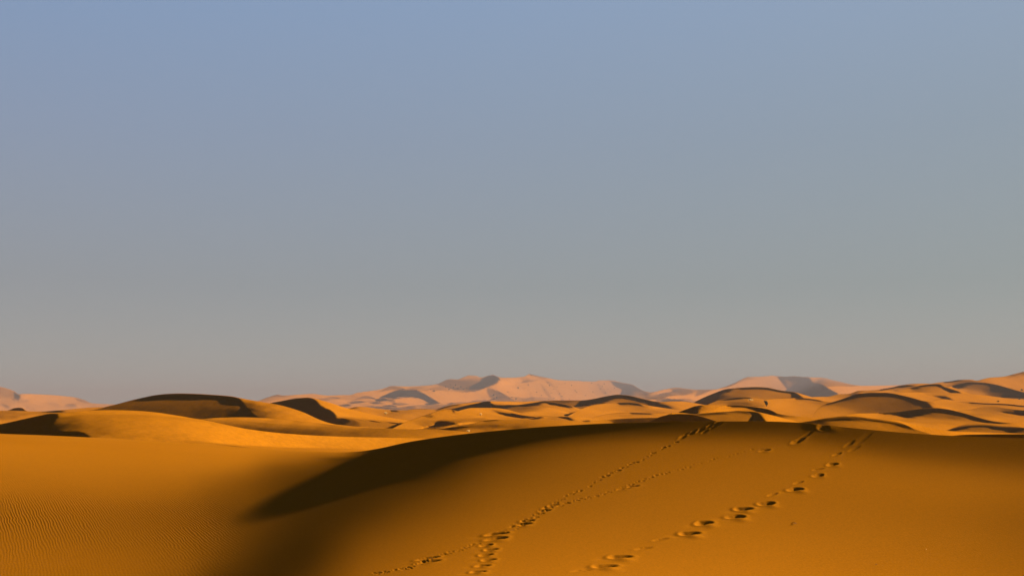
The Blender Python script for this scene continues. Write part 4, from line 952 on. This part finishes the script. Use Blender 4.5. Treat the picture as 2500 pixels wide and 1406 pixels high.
for i, (k, x, y, w, h, lab) in enumerate((('G', 1144, 1054.5, 11, 5, 'bleached straw tuft on orange sand just above the start of the black crest band'), ('H', 1173, 1013.5, 9, 5, 'small bleached tuft on the lit side of a smooth dune in the middle distance'), ('I', 941, 1010, 8, 4, 'tiny straw coloured tuft on the distant orange flat left of the middle'), ('X', 1833, 977.5, 14, 3, 'flat pale patch of dry grass in a sandy hollow above the dark green shrub'))):
    kk = k
    try: p = at_pixel(kk, x, y)
    except Exception: continue
    s = mpp(p)
    shrub('grass_tuft', p, h*s, w*s, 0, straw, lab, 'tuft', 24+i, nb=10, leaves=12, leafsize=2*s)
for i, (k, x, y, w, h, lab) in enumerate((('NN', 2495, 954, 6, 5, 'dark shrub on the brown slope at the far right edge'), ('II', 2437, 981, 6, 3, 'small dark shrub on the bright right hand slope'), ('NN', 2488, 975, 7, 4, 'low brown shrub near the right edge, below the dark crest'))):
    p = at_pixel(k, x, y); s = mpp(p)
    shrub('desert_shrub', p, h*s, w*s, 0, dark_leaf, lab, 'shrub', 34+i, nb=10, leaves=14, leafsize=1.6*s)

# scattered far shrubs on the hazy massif: one built, the others copied
spots = [(1395,942),(1404,955),(1408,958),(1346,960),(1352,973),(1360,945),(1372,968),(1390,975),(1338,934),(1342,942),(1330,952),(1352,950),(1366,962),(1322,966),(1310,958),(1240,958),(1250,970),(1205,966),(1213,972),(1220,960),(1100,940),(1112,941),(1118,950),(1107,947),(1125,946),(1131,952),(1096,952),(1088,945),(1140,948),(1470,944),(1475,938),(1460,940),(1484,950),(1490,956),(1478,960),(1496,962),(1500,948),(1466,950),(1510,966),(1445,936),(1448,958),(1430,966),(1260,975),(1052,952),(1060,956),(1290,940),(1265,948),(1380,936),(1416,930),(1340,976)]
rr2 = random.Random(77)
proto = None
for i, (x, y) in enumerate(spots):
    p = at_pixel('F2', x, y); s = mpp(p)
    if proto is None:
        proto = shrub('distant_shrub', p, 2.2*s, 3.0*s, 0, dark_leaf, 'dark speck of scrub dotted on the hazy pink slopes of the far dune', 'shrub', 50, nb=9, leaves=16, leafsize=1.0*s, group='specks of scrub on the far hazy dunes')
        kids = [o for o in coll.objects if o.parent == proto]
        continue
    c = proto.copy(); coll.objects.link(c); c.location = p; sc = rr2.uniform(.6, 1.25)
    c.scale = (sc, sc, sc); c.rotation_euler = (0, 0, rr2.uniform(0, 6.28))
    for k in kids:
        d = k.copy(); coll.objects.link(d); d.parent = c

# litter on the near slope
p = at_pixel('near', 1940, 1279); s = mpp(p)
V, Fc = [], []
tube(V, Fc, [Vector((-4*s, -.06, .012)), Vector((-.5*s, -.02, .03)), Vector((4*s, 0, .02))], .005, .004)
tube(V, Fc, [Vector((-4*s, .16, .015)), Vector((0, .06, .03)), Vector((4*s, 0, .02))], .005, .003)
t = mesh_obj('dead_twig', V, Fc, twig_mat); t.location = p; t['label'] = 'dark forked twig lying alone on the smooth slope right of the big footprints'; t['category'] = 'twig'
p = at_pixel('near', 2140, 1378); V, Fc = [], []
tube(V, Fc, [Vector((-.018, 0, .008)), Vector((.0, .01, .014)), Vector((.018, .02, .006))], .005, .004)
t = mesh_obj('dead_twig', V, Fc, twig_mat); t.location = p; t['label'] = 'tiny dark twig fragment near the bottom edge of the slope'; t['category'] = 'twig'
p = at_pixel('near', 2261, 1341); V, Fc = [], []
tube(V, Fc, [Vector((-.012, -.05, .008)), Vector((.0, 0, .016)), Vector((.03, .1, .01))], .003, .002)
t = mesh_obj('straw_blade', V, Fc, straw); t.location = p; t['label'] = 'single bleached blade of straw low on the right of the slope'; t['category'] = 'straw'

# ------------------------------------------------------------------ haze
bm_v = [(x, y, z) for x in (-13500, 13500) for y in (-450, 12500) for z in (-110, 165)]
me = bpy.data.meshes.new('haze'); me.from_pydata(bm_v, [], [(0, 1, 3, 2), (4, 6, 7, 5), (0, 4, 5, 1), (2, 3, 7, 6), (0, 2, 6, 4), (1, 5, 7, 3)])
hz = bpy.data.objects.new('haze', me); coll.objects.link(hz); hz['kind'] = 'stuff'
hm = bpy.data.materials.new('haze_air'); hm.use_nodes = True; hn = hm.node_tree; hn.nodes.clear()
pv = hn.nodes.new('ShaderNodeVolumePrincipled'); ho = hn.nodes.new('ShaderNodeOutputMaterial')
pv.inputs['Density'].default_value = .00015; pv.inputs['Color'].default_value = (.176,.184,.228,1)
pv.inputs['Anisotropy'].default_value = 0.0
hn.links.new(pv.outputs[0], ho.inputs['Volume']); me.materials.append(hm)
